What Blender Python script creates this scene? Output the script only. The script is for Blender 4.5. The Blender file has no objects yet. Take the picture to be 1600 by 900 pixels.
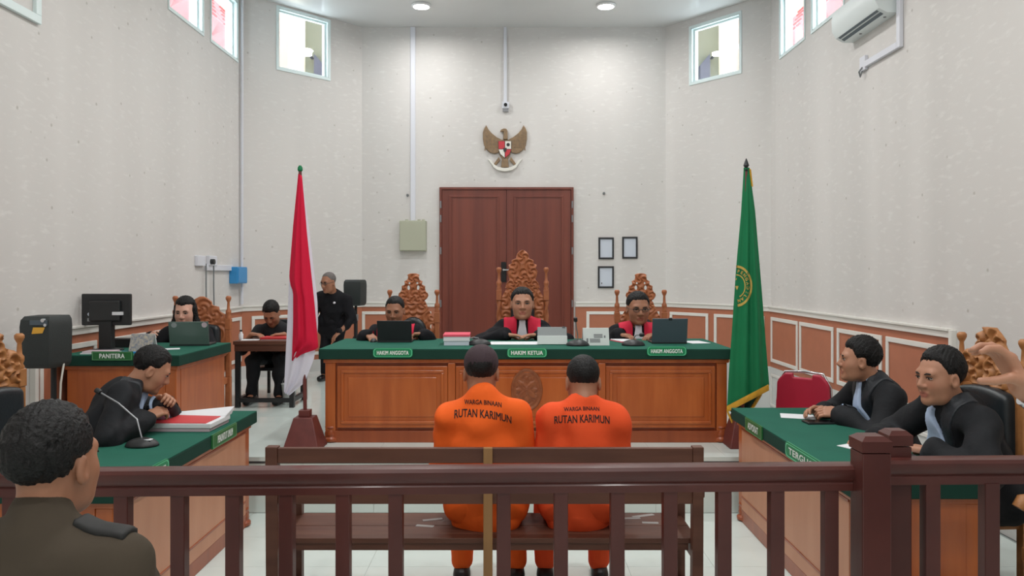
import bpy, bmesh, math, random
import numpy as np
from mathutils import Vector, Matrix
from mathutils.bvhtree import BVHTree

# ------------------------------------------------------------------ camera, world, exposure
SC = bpy.context.scene
COL = SC.collection
F, HOR, CX, CZ = 1200.0, 427.0, 800.0, 1.70      # focal length in px, horizon row, centre column, eye height
cam_d = bpy.data.cameras.new('camera'); cam = bpy.data.objects.new('camera', cam_d); COL.objects.link(cam)
cam.location = (0, 0, CZ); cam.rotation_euler = (math.pi/2, 0, 0)
cam_d.sensor_width = 36.0; cam_d.lens = 36.0*F/1600.0
cam_d.shift_y = (HOR-450.0)/1600.0; cam_d.clip_end = 200; cam_d.clip_start = 0.05
SC.camera = cam
wd = bpy.data.worlds.new('overcast_sky'); SC.world = wd; wd.use_nodes = True
bg = wd.node_tree.nodes['Background']
bg.inputs[0].default_value = (0.86, 0.93, 1.0, 1); bg.inputs[1].default_value = 3.4
SC.view_settings.view_transform = 'Standard'; SC.view_settings.look = 'None'
SC.view_settings.gamma = 1.0; SC.view_settings.use_curve_mapping = False
SC.view_settings.exposure = 0.78
LAMP_W = 17.0

# ------------------------------------------------------------------ room measures (metres, camera at origin looking +Y)
XL, XR, YS, YB, YR, ZC = -3.35, 3.20, 9.49, 10.80, -3.2, 5.16   # side walls, corner depth, end wall, wall behind, ceiling
XBL, XBR = -2.11, 2.16                                          # where the slanted walls meet the end wall
PZ, PY, PXR = 0.40, 5.45, 2.02                                  # platform height, front edge, right end
DADO, CAPZ = 0.55, 1.28

def P(px, py, d):
    """pixel of the 1600x900 photograph at depth d -> world point"""
    return Vector(((px-CX)/F*d, d, CZ-(py-HOR)/F*d))
def onz(px, py, z):
    d = (CZ-z)*F/(py-HOR); return P(px, py, d)
def onx(px, py, x):
    d = x*F/(px-CX); return P(px, py, d)

# ------------------------------------------------------------------ object helpers
def link(o, parent=None):
    COL.objects.link(o)
    if parent is not None: o.parent = parent
    return o
def tag(o, label=None, cat=None, group=None, kind=None):
    if label: o['label'] = label
    if cat: o['category'] = cat
    if group: o['group'] = group
    if kind: o['kind'] = kind
    return o
def thing(name, label, cat, loc=(0, 0, 0), rotz=0.0, group=None):
    o = bpy.data.objects.new(name, None); o.location = loc; o.rotation_euler = (0, 0, rotz)
    o.empty_display_size = 0.1
    link(o); return tag(o, label, cat, group)
def copy_tree(o, parent=None):
    c = o.copy(); COL.objects.link(c); c.parent = parent
    for ch in list(o.children): copy_tree(ch, c)
    return c
V = Vector
def frame_of(d):
    d = V(d).normalized(); a = V((0, 0, 1)) if abs(d.z) < .9 else V((1, 0, 0))
    u = d.cross(a).normalized(); return u, d.cross(u).normalized(), d

class MB:
    def __init__(s): s.v = []; s.f = []; s.m = []; s.mi = 0
    def _add(s, vs, fs):
        n = len(s.v); s.v += [tuple(v) for v in vs]
        s.f += [tuple(n+i for i in f) for f in fs]; s.m += [s.mi]*len(fs); return s
    def hexa(s, p):          # 8 corners: bottom ring 0-3 (ccw from above), top ring 4-7
        return s._add(p, [(3, 2, 1, 0), (4, 5, 6, 7), (0, 1, 5, 4), (1, 2, 6, 5), (2, 3, 7, 6), (3, 0, 4, 7)])
    def box(s, x0, x1, y0, y1, z0, z1):
        return s.hexa([(x0, y0, z0), (x1, y0, z0), (x1, y1, z0), (x0, y1, z0), (x0, y0, z1), (x1, y0, z1), (x1, y1, z1), (x0, y1, z1)])
    def obox(s, c, u, v, w, a, b, d):   # oriented box, half sizes a b d along unit axes u v w
        c = V(c); u = V(u)*a; v = V(v)*b; w = V(w)*d
        if u.cross(v).dot(w) < 0: u, v = v, u
        return s.hexa([c-u-v-w, c+u-v-w, c+u+v-w, c-u+v-w, c-u-v+w, c+u-v+w, c+u+v+w, c-u+v+w])
    def bar(s, p0, p1, w, h, up=(0, 0, 1)):
        p0 = V(p0); p1 = V(p1); d = (p1-p0); L = d.length; d.normalize()
        u = d.cross(V(up)).normalized(); v = u.cross(d)
        return s.obox((p0+p1)/2, d, u, v, L/2, w/2, h/2)
    def tube(s, pts, r, n=8, caps=True):
        pts = [V(p) for p in pts]; rs = r if isinstance(r, (list, tuple)) else [r]*len(pts)
        rings = []; u = None
        for i, p in enumerate(pts):
            d = (pts[min(i+1, len(pts)-1)]-pts[max(i-1, 0)]).normalized()
            if u is None: u = frame_of(d)[0]
            else: u = (u-d*u.dot(d)).normalized()
            w = d.cross(u)
            rings.append([p+(u*math.cos(2*math.pi*k/n)+w*math.sin(2*math.pi*k/n))*rs[i] for k in range(n)])
        vs = [q for rg in rings for q in rg]; fs = []
        for i in range(len(pts)-1):
            for k in range(n):
                a = i*n+k; b = i*n+(k+1) % n; fs.append((a, b, b+n, a+n))
        if caps: fs += [tuple(range(n-1, -1, -1)), tuple((len(pts)-1)*n+k for k in range(n))]
        return s._add(vs, fs)
    def cyl(s, p0, p1, r0, r1=None, n=16): return s.tube([p0, p1], [r0, r0 if r1 is None else r1], n)
    def lathe(s, prof, o=(0, 0, 0), n=16, ax=(0, 0, 1)):
        o = V(o); u, w, d = frame_of(ax)
        return s.tube_rings([[o+d*z+(u*math.cos(2*math.pi*k/n)+w*math.sin(2*math.pi*k/n))*max(r, 1e-4) for k in range(n)] for r, z in prof])
    def tube_rings(s, rings, closed=True):
        n = len(rings[0]); vs = [q for rg in rings for q in rg]; fs = []
        for i in range(len(rings)-1):
            for k in range(n):
                a = i*n+k; b = i*n+(k+1) % n; fs.append((a, b, b+n, a+n))
        fs += [tuple(range(n-1, -1, -1)), tuple((len(rings)-1)*n+k for k in range(n))]
        return s._add(vs, fs)
    def prism(s, pts, o, u, v, w, t):   # outline in (u,v) plane at o, extruded by t along w
        o = V(o); u = V(u); v = V(v); w = V(w)
        area = sum(pts[i][0]*pts[(i+1) % len(pts)][1]-pts[(i+1) % len(pts)][0]*pts[i][1] for i in range(len(pts)))
        if (area > 0) != (u.cross(v).dot(w) > 0): pts = pts[::-1]
        n = len(pts); a = [o+u*p[0]+v*p[1] for p in pts]; b = [q+w*t for q in a]
        return s._add(a+b, [tuple(range(n-1, -1, -1)), tuple(range(n, 2*n))]+[(i, (i+1) % n, (i+1) % n+n, i+n) for i in range(n)])
    def ball(s, c, r, n=12, m=8, R=None):
        c = V(c); r = V(r) if not isinstance(r, (int, float)) else V((r, r, r)); vs = []; fs = []
        R = R or Matrix.Identity(3)
        for i in range(m+1):
            a = math.pi*i/m
            for k in range(n):
                t = 2*math.pi*k/n
                vs.append(c+R@V((r.x*math.sin(a)*math.cos(t), r.y*math.sin(a)*math.sin(t), r.z*math.cos(a))))
        for i in range(m):
            for k in range(n):
                a = i*n+k; b = i*n+(k+1) % n; fs.append((a, a+n, b+n, b))
        return s._add(vs, fs)
    def frame(s, o, u, v, w, W, H, b, t):   # rectangular moulding ring lying on a face, outer W x H centred at o
        for (cu, cv, a, c) in ((0, H/2-b/2, W/2, b/2), (0, -H/2+b/2, W/2, b/2), (W/2-b/2, 0, b/2, H/2-b), (-W/2+b/2, 0, b/2, H/2-b)):
            s.obox(V(o)+V(u)*cu+V(v)*cv+V(w)*t/2, u, v, w, a, c, t/2)
        return s
    def build(s, name, mat, parent=None, smooth=False, bev=0.0, off=None, seg=2):
        me = bpy.data.meshes.new(name)
        vs = s.v if off is None else [(a-off[0], b-off[1], c-off[2]) for a, b, c in s.v]
        me.from_pydata(vs, [], s.f)
        mats = mat if isinstance(mat, (list, tuple)) else [mat]
        for m in mats: me.materials.append(M[m] if isinstance(m, str) else m)
        if len(mats) > 1: me.polygons.foreach_set('material_index', s.m)
        if smooth:
            me.polygons.foreach_set('use_smooth', [True]*len(me.polygons))
            try: me.set_sharp_from_angle(angle=math.radians(40 if smooth is True else smooth))
            except Exception: pass
        me.update()
        o = bpy.data.objects.new(name, me); link(o, parent)
        if bev:
            b = o.modifiers.new('bevel', 'BEVEL'); b.width = bev; b.segments = seg; b.limit_method = 'ANGLE'; b.angle_limit = math.radians(40)
            b.harden_normals = False
        return o

def np_mesh(name, verts, quads, mat, parent=None, off=None, smooth=True):
    me = bpy.data.meshes.new(name)
    verts = np.asarray(verts, np.float32)
    if off is not None: verts = verts-np.asarray(off, np.float32)
    nv, nq = len(verts), len(quads)
    me.vertices.add(nv); me.vertices.foreach_set('co', verts.ravel())
    me.loops.add(nq*4); me.polygons.add(nq)
    me.polygons.foreach_set('loop_start', np.arange(0, nq*4, 4, dtype=np.int32))
    me.loops.foreach_set('vertex_index', np.asarray(quads, np.int32).ravel())
    me.polygons.foreach_set('use_smooth', np.full(nq, smooth))
    me.materials.append(M[mat] if isinstance(mat, str) else mat)
    me.update(calc_edges=True); me.validate()
    o = bpy.data.objects.new(name, me); link(o, parent); return o

_tc = {}
def text_mesh(txt, bold=0.0, spacing=1.0, bolder=0.0):
    """filled lettering, centred on the origin; returns verts, faces, width, height"""
    key = (txt, bold, spacing, bolder)
    if key in _tc: return _tc[key]
    cu = bpy.data.curves.new('lettering', 'FONT'); cu.body = txt; cu.size = 1.0; cu.offset = bold; cu.space_character = spacing
    cu.resolution_u = 3
    ob = bpy.data.objects.new('lettering', cu)
    me = ob.to_mesh()
    vs = [v.co.copy() for v in me.vertices]; fs = [tuple(p.vertices) for p in me.polygons]
    if bolder:
        n0 = len(vs); v0 = list(vs); f0 = list(fs)
        for i, (dx, dy) in enumerate(((-1, -.7), (-1, .7), (1, -.7), (1, .7))):
            vs += [q+V((dx*bolder, dy*bolder, (i+1)*2e-5)) for q in v0]; fs += [tuple(k+n0*(i+1) for k in q) for q in f0]
    ob.to_mesh_clear(); bpy.data.objects.remove(ob); bpy.data.curves.remove(cu)
    xs = [v.x for v in vs]; ys = [v.y for v in vs]; c = V(((min(xs)+max(xs))/2, (min(ys)+max(ys))/2, 0))
    _tc[key] = ([v-c for v in vs], fs, max(xs)-min(xs), max(ys)-min(ys)); return _tc[key]
def lettering(parent, txt, o, u, v, w, W, H, mat, off=None, bold=.03, name='lettering'):
    vs, fs, tw, th = text_mesh(txt, 0, 1.06, bold); mb = MB(); o = V(o); u = V(u); v = V(v); w = V(w)
    mb._add([o+u*(p.x*W/tw)+v*(p.y*H/th)+w*(.0012+p.z*8) for p in vs], fs)
    return mb.build(name, mat, parent, off=off)

# ------------------------------------------------------------------ implicit surfaces (carved work, bodies, clothes)
class Fld:
    def __init__(s, lo, hi, h, fine=(), hf=None):
        s.ax = []
        for a in range(3):
            ivs = [(c[a]-r, c[a]+r) for c, r in fine]; x = lo[a]; xs = [x]
            while x < hi[a]:
                x += hf if any(i0-h <= x < i1 for i0, i1 in ivs) else h
                xs.append(x)
            s.ax.append(np.array(xs, np.float32))
        s.f = np.full([len(a) for a in s.ax], .06, np.float32)
    def sl(s, lo, hi):
        r = []
        for a in range(3):
            i0 = max(0, int(np.searchsorted(s.ax[a], lo[a]))-1); i1 = min(len(s.ax[a]), int(np.searchsorted(s.ax[a], hi[a]))+1)
            r.append(slice(i0, max(i1, i0)))
        return tuple(r)
    def grid(s, sl=None):
        sl = sl or (slice(None),)*3
        return s.ax[0][sl[0]][:, None, None], s.ax[1][sl[1]][None, :, None], s.ax[2][sl[2]][None, None, :]
    def comb(s, sl, d, k, op):
        f = s.f[sl]
        if f.size == 0: return
        if op == 's': d = -d
        h = np.maximum(k-np.abs(f-d), 0)/k
        s.f[sl] = (np.minimum(f, d)-h*h*k*.25) if op == 'u' else (np.maximum(f, d)+h*h*k*.25)
    def cap(s, a, b, r1, r2=None, k=.02, op='u', flat=None):
        a = np.array(a, np.float32); b = np.array(b, np.float32); r2 = r1 if r2 is None else r2
        m = max(r1, r2)+k+.03; sl = s.sl(np.minimum(a, b)-m, np.maximum(a, b)+m)
        X, Y, Z = s.grid(sl); ba = b-a; L = float(ba@ba)+1e-9
        t = np.clip(((X-a[0])*ba[0]+(Y-a[1])*ba[1]+(Z-a[2])*ba[2])/L, 0, 1)
        qx = X-a[0]-t*ba[0]; qy = Y-a[1]-t*ba[1]; qz = Z-a[2]-t*ba[2]
        q2 = qx*qx+qy*qy+qz*qz; sc = 1.0
        if flat is not None:
            n, fl = flat; qn = qx*n[0]+qy*n[1]+qz*n[2]; q2 = q2+qn*qn*(1/(fl*fl)-1); sc = .85
        s.comb(sl, (np.sqrt(np.maximum(q2, 0))-(r1+(r2-r1)*t))*sc, k, op); return s
    def ell(s, c, r, R=None, k=.02, op='u'):
        c = np.array(c, np.float32); R = np.eye(3) if R is None else np.array(R)   # columns = axes
        m = max(r)+k+.03; sl = s.sl(c-m, c+m); X, Y, Z = s.grid(sl)
        x, y, z = X-c[0], Y-c[1], Z-c[2]; k0 = 0; k1 = 0
        for i in range(3):
            q = x*float(R[0][i])+y*float(R[1][i])+z*float(R[2][i]); k0 = k0+(q/r[i])**2; k1 = k1+(q/(r[i]*r[i]))**2
        k0 = np.sqrt(k0); k1 = np.sqrt(k1)+1e-6
        s.comb(sl, k0*(k0-1)/k1, k, op); return s
    def surf(s):
        f = s.f; ins = f < 0
        c = np.zeros([n-1 for n in f.shape], np.uint8)
        for i in (0, 1):
            for j in (0, 1):
                for k in (0, 1):
                    c += ins[i:f.shape[0]-1+i, j:f.shape[1]-1+j, k:f.shape[2]-1+k]
        act = np.argwhere((c > 0) & (c < 8)); n = len(act)
        ids = np.full(c.shape, -1, np.int32); ids[act[:, 0], act[:, 1], act[:, 2]] = np.arange(n)
        I, J, K = act.T; cor = [(i, j, k) for i in (0, 1) for j in (0, 1) for k in (0, 1)]
        val = np.stack([f[I+i, J+j, K+k] for i, j, k in cor], 1)
        pos = np.stack([np.stack([s.ax[0][I+i], s.ax[1][J+j], s.ax[2][K+k]], 1) for i, j, k in cor], 1)
        acc = np.zeros((n, 3), np.float32); cnt = np.zeros((n, 1), np.float32)
        for a in range(8):
            for b in range(a+1, 8):
                if sum(abs(cor[a][q]-cor[b][q]) for q in range(3)) != 1: continue
                va, vb = val[:, a:a+1], val[:, b:b+1]; x = ((va < 0) != (vb < 0))
                t = np.where(x, va/np.where(x, va-vb, 1), 0)
                acc += np.where(x, pos[:, a]+t*(pos[:, b]-pos[:, a]), 0); cnt += x
        vs = acc/np.maximum(cnt, 1); q = []
        for a in range(3):
            b, d = (a+1) % 3, (a+2) % 3
            s0 = [slice(None)]*3; s1 = [slice(None)]*3; s0[a] = slice(0, -1); s1[a] = slice(1, None)
            x0 = ins[tuple(s0)]; x1 = ins[tuple(s1)]; e = np.argwhere(x0 != x1)
            ok = (e[:, b] > 0) & (e[:, d] > 0) & (e[:, b] < f.shape[b]-1) & (e[:, d] < f.shape[d]-1); e = e[ok]
            if not len(e): continue
            flip = ~x0[e[:, 0], e[:, 1], e[:, 2]]
            def cid(ob, od):
                g = e.copy(); g[:, b] += ob; g[:, d] += od; return ids[g[:, 0], g[:, 1], g[:, 2]]
            qq = np.stack([cid(-1, -1), cid(0, -1), cid(0, 0), cid(-1, 0)], 1)
            qq[flip] = qq[flip][:, ::-1]; q.append(qq)
        return vs, (np.concatenate(q) if q else np.zeros((0, 4), np.int32))
    def build(s, name, mat, parent=None, off=None):
        v, q = s.surf(); return np_mesh(name, v, q, mat, parent, off)

# ------------------------------------------------------------------ materials
M = {}
def lin(c):
    c = [x/255.0 for x in c]; return tuple((x/12.92 if x <= .04045 else ((x+.055)/1.055)**2.4) for x in c)+(1,)
def mat(name, rgb, rough=.5, var=.0, vscale=6.0, stretch=(1, 1, 1), bump=.0, bscale=40.0, metal=0.0, emit=0.0, coat=0.0, rgb2=None, spec=.5, tint=False):
    m = bpy.data.materials.new(name); m.use_nodes = True; nt = m.node_tree; N = nt.nodes; Lk = nt.links
    p = N['Principled BSDF']; p.inputs['Roughness'].default_value = rough; p.inputs['Metallic'].default_value = metal
    p.inputs['Specular IOR Level'].default_value = spec
    if coat: p.inputs['Coat Weight'].default_value = coat; p.inputs['Coat Roughness'].default_value = .12
    c = lin(rgb); p.inputs['Base Color'].default_value = c
    tc = N.new('ShaderNodeTexCoord'); mp = N.new('ShaderNodeMapping'); Lk.new(tc.outputs['Object'], mp.inputs[0]); mp.inputs['Scale'].default_value = stretch
    out = None
    if var or rgb2:
        nz = N.new('ShaderNodeTexNoise'); nz.inputs['Scale'].default_value = vscale; nz.inputs['Detail'].default_value = 4.0
        Lk.new(mp.outputs[0], nz.inputs['Vector'])
        r = N.new('ShaderNodeValToRGB'); r.color_ramp.elements[0].position = .3; r.color_ramp.elements[1].position = .7
        c2 = lin(rgb2) if rgb2 else tuple(min(1, x*(1+var)) for x in c[:3])+(1,)
        c1 = c if rgb2 else tuple(x*(1-var) for x in c[:3])+(1,)
        r.color_ramp.elements[0].color = c1; r.color_ramp.elements[1].color = c2
        Lk.new(nz.outputs['Fac'], r.inputs[0]); out = r.outputs[0]; Lk.new(out, p.inputs['Base Color'])
    if tint:
        at = N.new('ShaderNodeAttribute'); at.attribute_name = 'tint'; mx = N.new('ShaderNodeMix'); mx.data_type = 'RGBA'; mx.blend_type = 'MULTIPLY'
        mx.inputs[0].default_value = 1.0; Lk.new(at.outputs['Color'], mx.inputs[7])
        if out: Lk.new(out, mx.inputs[6])
        else: mx.inputs[6].default_value = c
        Lk.new(mx.outputs[2], p.inputs['Base Color'])
    if bump:
        nb = N.new('ShaderNodeTexNoise'); nb.inputs['Scale'].default_value = bscale; nb.inputs['Detail'].default_value = 3.0; Lk.new(mp.outputs[0], nb.inputs['Vector'])
        b = N.new('ShaderNodeBump'); b.inputs['Strength'].default_value = bump; b.inputs['Distance'].default_value = .01
        Lk.new(nb.outputs['Fac'], b.inputs['Height']); Lk.new(b.outputs[0], p.inputs['Normal'])
    if emit: p.inputs['Emission Color'].default_value = c; p.inputs['Emission Strength'].default_value = emit
    M[name] = m; return m
# wood
G = (1, 1, .08)
mat('desk_wood', (168, 84, 36), .34, rgb2=(190, 103, 50), vscale=14, stretch=(1, 1, .12), coat=.25)
mat('desk_wood_dark', (142, 66, 30), .36, rgb2=(162, 80, 40), vscale=14, stretch=(1, 1, .12), coat=.2)
mat('panel_tan', (190, 130, 98), .42, rgb2=(200, 142, 110), vscale=8, stretch=(1, 1, .2))
mat('rail_wood', (70, 33, 30), .36, rgb2=(86, 43, 38), vscale=20, stretch=(.15, 1, .15), coat=.08, spec=.35)
mat('bench_wood', (84, 52, 41), .46, spec=.35, rgb2=(102, 66, 52), vscale=18, stretch=(.12, 1, 1), bump=.06)
mat('bench_pale', (142, 104, 62), .5, rgb2=(158, 118, 74), vscale=16, stretch=(1, 1, .12))
mat('door_wood', (104, 48, 37), .38, rgb2=(122, 60, 45), vscale=10, stretch=(1, 1, .06), coat=.15)
mat('teak', (164, 108, 62), .45, rgb2=(184, 126, 76), vscale=22, bump=.1, bscale=90)
mat('teak_red', (164, 96, 60), .42, rgb2=(182, 112, 72), vscale=22, bump=.1, bscale=90)
mat('stand_wood', (96, 48, 46), .4, rgb2=(112, 58, 54), vscale=12)
# cloth and leather
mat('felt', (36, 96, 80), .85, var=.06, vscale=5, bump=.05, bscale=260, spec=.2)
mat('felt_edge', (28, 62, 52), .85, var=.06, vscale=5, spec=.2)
mat('black_cloth', (28, 30, 34), .78, var=.14, vscale=4, bump=.5, bscale=16, spec=.3)
mat('black_satin', (40, 44, 50), .5, var=.1, vscale=5, bump=.4, bscale=20, spec=.4)
mat('navy_black', (20, 20, 25), .8, var=.1, vscale=4, bump=.5, bscale=22, spec=.25)
mat('red_cloth', (206, 36, 66), .7, var=.08, vscale=5, bump=.2, bscale=24, spec=.3)
mat('white_cloth', (226, 226, 236), .75, var=.02, vscale=5, bump=.2, bscale=30, spec=.2)
mat('pale_blue_cloth', (186, 206, 236), .75, var=.03, vscale=8, bump=.3, bscale=45, spec=.2)
mat('orange_cloth', (238, 100, 36), .8, var=.05, vscale=5, bump=.25, bscale=18, spec=.2)
mat('orange_cloth_red', (234, 86, 44), .8, var=.05, vscale=5, bump=.25, bscale=18, spec=.2)
mat('brown_uniform', (70, 62, 52), .85, var=.07, vscale=6, bump=.2, bscale=30, spec=.2)
mat('dark_strap', (30, 30, 30), .7)
mat('leather', (40, 46, 50), .34, var=.1, vscale=8, bump=.1, bscale=60)
mat('flag_red', (206, 28, 62), .75, var=.05, vscale=3, spec=.2)
mat('flag_white', (224, 224, 238), .75, var=.02, vscale=3, spec=.2)
mat('flag_green', (16, 116, 72), .6, var=.06, vscale=3, spec=.3)
mat('gold', (214, 164, 48), .5, var=.12, vscale=30, bump=.3, bscale=120)
mat('gold_print', (196, 166, 82), .6, var=.1, vscale=40)
mat('vinyl_red', (176, 36, 62), .45, var=.04, vscale=6)
mat('cap_cloth', (58, 42, 48), .85, var=.08, vscale=10, bump=.2, bscale=90)
# skin and hair
mat('skin', (176, 126, 100), .5, var=.05, vscale=14, tint=True)
mat('skin_tan', (160, 110, 84), .5, var=.05, vscale=14, tint=True)
mat('skin_fair', (206, 158, 138), .5, var=.04, vscale=14, tint=True)
mat('hair', (15, 14, 15), .55, spec=.3, var=.2, vscale=60, bump=.5, bscale=140)
mat('hair_grey', (104, 98, 96), .7, var=.2, vscale=60, bump=.5, bscale=140)
mat('eye_white', (214, 206, 200), .3); mat('iris', (30, 20, 16), .2)
# painted, plastic, metal, paper
mat('white_trim', (232, 230, 224), .45); mat('window_white', (226, 240, 240), .4)
mat('wainscot', (182, 114, 86), .5, var=.05, vscale=7)
mat('dado_white', (212, 214, 212), .25, var=.02, vscale=4)
mat('ceiling_pvc', (212, 213, 212), .16, var=.02, vscale=2)
mat('tile', (214, 226, 222), .12, var=.03, vscale=2.2, spec=.5); mat('grout', (150, 158, 156), .7)
mat('nosing', (70, 72, 72), .5)
mat('black_plastic', (34, 36, 38), .42); mat('black_gloss', (18, 20, 23), .25); mat('speaker_black', (44, 50, 50), .6, bump=.3, bscale=200)
mat('grey_metal', (150, 152, 156), .35, metal=.7); mat('chrome', (206, 208, 212), .18, metal=1.0)
mat('laptop_slate', (86, 98, 108), .35, metal=.3); mat('laptop_green', (96, 114, 108), .3, metal=.3); mat('laptop_black', (28, 29, 33), .45)
mat('tablet_grey', (150, 156, 158), .5); mat('tablet_white', (206, 214, 212), .5)
mat('paper', (226, 228, 232), .8); mat('paper_cool', (206, 214, 226), .8); mat('print_grey', (120, 122, 126), .8)
mat('folder_red', (206, 58, 62), .5); mat('folder_pink', (226, 84, 106), .55); mat('folder_pale', (196, 178, 186), .6)
mat('plate_green', (16, 134, 86), .4); mat('plate_dark', (34, 106, 52), .4); mat('plate_border', (112, 220, 170), .4); mat('plate_border_dull', (112, 170, 126), .4)
mat('plate_text', (232, 240, 236), .5); mat('ink', (44, 30, 26), .85)
mat('box_beige', (178, 180, 160), .5); mat('conduit', (220, 222, 230), .45); mat('blue_plastic', (52, 144, 206), .4)
mat('picture_black', (38, 40, 44), .4); mat('sticker_orange', (226, 170, 60), .5); mat('photo_print', (120, 130, 150), .5, rgb2=(200, 190, 170), vscale=60)
mat('bronze', (124, 104, 84), .45, rgb2=(150, 124, 92), vscale=26, metal=.25, bump=.15, bscale=120)
mat('emblem_red', (196, 56, 66), .5); mat('emblem_white', (228, 226, 218), .5); mat('emblem_black', (50, 46, 44), .5)
mat('medal_wood', (132, 72, 40), .42, rgb2=(150, 88, 52), vscale=30, bump=.15, bscale=120)
mat('ac_white', (222, 230, 230), .35); mat('ac_dark', (92, 106, 114), .5)
mat('roof_tile', (214, 128, 130), .7, var=.1, vscale=4); mat('house_cream', (238, 226, 200), .8); mat('house_olive', (104, 104, 88), .8); mat('house_slate', (60, 60, 72), .8)
mat('cable_white', (214, 210, 200), .5); mat('cable_grey', (126, 130, 132), .5); mat('lamp_ring', (235, 235, 235), .4)
mat('lamp_glow', (255, 253, 248), .5, emit=14.0)
mat('brass', (170, 150, 100), .35, metal=.6)
mat('tape_grey', (150, 148, 146), .5)

# wallpaper: pale warm grey with faint upright bands, horizontal flecks and small dark specks
def wallpaper():
    m = bpy.data.materials.new('wallpaper'); m.use_nodes = True; N = m.node_tree.nodes; L = m.node_tree.links; p = N['Principled BSDF']
    p.inputs['Roughness'].default_value = .7; p.inputs['Specular IOR Level'].default_value = .25
    tc = N.new('ShaderNodeTexCoord')
    def noise(sc, stretch, det=2.0):
        mp = N.new('ShaderNodeMapping'); mp.inputs['Scale'].default_value = stretch; L.new(tc.outputs['Object'], mp.inputs[0])
        n = N.new('ShaderNodeTexNoise'); n.inputs['Scale'].default_value = sc; n.inputs['Detail'].default_value = det; L.new(mp.outputs[0], n.inputs['Vector']); return n.outputs['Fac']
    def mix(fac, a, b, blend='MIX'):
        x = N.new('ShaderNodeMix'); x.data_type = 'RGBA'; x.blend_type = blend
        if isinstance(fac, float): x.inputs[0].default_value = fac
        else: L.new(fac, x.inputs[0])
        for s, q in ((6, a), (7, b)):
            if isinstance(q, tuple): x.inputs[s].default_value = q
            else: L.new(q, x.inputs[s])
        return x.outputs[2]
    def ramp(f, a, b):
        r = N.new('ShaderNodeMapRange'); r.inputs[1].default_value = a; r.inputs[2].default_value = b; L.new(f, r.inputs[0]); return r.outputs[0]
    c = mix(ramp(noise(1.6, (1, 1, .05)), .35, .65), lin((211, 208, 205)), lin((219, 216, 213)))
    c = mix(ramp(noise(9, (1, 1, 3.2), 4), .55, .8), c, lin((226, 224, 221)))
    vo = N.new('ShaderNodeTexVoronoi'); vo.inputs['Scale'].default_value = 5.5; L.new(tc.outputs['Object'], vo.inputs['Vector'])
    c = mix(ramp(vo.outputs['Distance'], .09, .04), c, lin((188, 184, 178)))
    L.new(c, p.inputs['Base Color']); M['wallpaper'] = m
wallpaper()
def glass():
    m = bpy.data.materials.new('window_glass'); m.use_nodes = True; N = m.node_tree.nodes; L = m.node_tree.links; N.remove(N['Principled BSDF'])
    t = N.new('ShaderNodeBsdfTransparent'); t.inputs[0].default_value = (.93, .96, .96, 1); g = N.new('ShaderNodeBsdfGlossy'); g.inputs['Roughness'].default_value = .02
    x = N.new('ShaderNodeMixShader'); x.inputs[0].default_value = .06
    L.new(t.outputs[0], x.inputs[1]); L.new(g.outputs[0], x.inputs[2]); L.new(x.outputs[0], N['Material Output'].inputs[0]); M['window_glass'] = m
glass()

# ------------------------------------------------------------------ the room
def struct(o, label=None): o['kind'] = 'structure'; return tag(o, label) if label else o
class Wall:
    def __init__(s, name, a, b, label, holes=(), z0=0.0, z1=ZC, t=.14):
        s.a = V((a[0], a[1], 0)); s.b = V((b[0], b[1], 0)); s.L = (s.b-s.a).length; s.u = (s.b-s.a).normalized()
        s.n = V((-s.u.y, s.u.x, 0))                      # points into the room when walking clockwise seen from above
        if s.n.dot(V((0, 4, 0))-(s.a+s.b)/2) < 0: s.n = -s.n
        mb = MB(); xs = sorted({0.0, s.L}|{h[0] for h in holes}|{h[1] for h in holes})
        for x0, x1 in zip(xs[:-1], xs[1:]):
            zs = [z0, z1]; hh = [h for h in holes if h[0] <= x0+1e-6 and h[1] >= x1-1e-6]
            segs = [(z0, z1)] if not hh else [(z0, hh[0][2]), (hh[0][3], z1)]
            for q0, q1 in segs:
                if q1-q0 > .001: mb.obox(s.pt((x0+x1)/2, (q0+q1)/2, -t/2), s.u, V((0, 0, 1)), s.n, (x1-x0)/2, (q1-q0)/2, t/2)
        s.o = struct(mb.build(name, 'wallpaper'), label)
    def pt(s, x, z, out=0.0): return s.a+s.u*x+V((0, 0, z))+s.n*out
    def hit(s, px, py):
        d = V(((px-CX)/F, 1, -(py-HOR)/F)); o = V((0, 0, CZ)); t = (s.a-o).dot(s.n)/d.dot(s.n); q = o+d*t
        return (q-s.a).dot(s.u), q.z
def hole(a, b, pts):
    w = Wall.__new__(Wall); w.a = V((a[0], a[1], 0)); w.b = V((b[0], b[1], 0)); w.u = (w.b-w.a).normalized(); w.n = V((-w.u.y, w.u.x, 0))
    (s0, z0), (s1, z1) = w.hit(*pts[0]), w.hit(*pts[1]); return [min(s0, s1), max(s0, s1), min(z0, z1), max(z0, z1)]
UP = V((0, 0, 1))
A_L, B_L = (XL, YR), (XL, YS); A_DL, B_DL = (XL, YS), (XBL, YB); A_BK, B_BK = (XBL, YB), (XBR, YB); A_DR, B_DR = (XBR, YB), (XR, YS); A_R, B_R = (XR, YS), (XR, YR)
hl1 = hole(A_L, B_L, [(370, 88), (330, 88)]); hl2 = hole(A_L, B_L, [(316, 47), (264, 47)])
hr1 = hole(A_R, B_R, [(1220, 88), (1257, 88)]); hr2 = hole(A_R, B_R, [(1270, 45), (1318, 45)])
for h in (hl1, hl2): h[2] = 4.30; h[3] = 5.0
for h in (hr1, hr2): h[2] = 4.28; h[3] = 5.0
hd1 = hole(A_DL, B_DL, [(435, 106), (513, 34)]); hd2 = hole(A_DR, B_DR, [(1080, 130), (1156, 21)])
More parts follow.
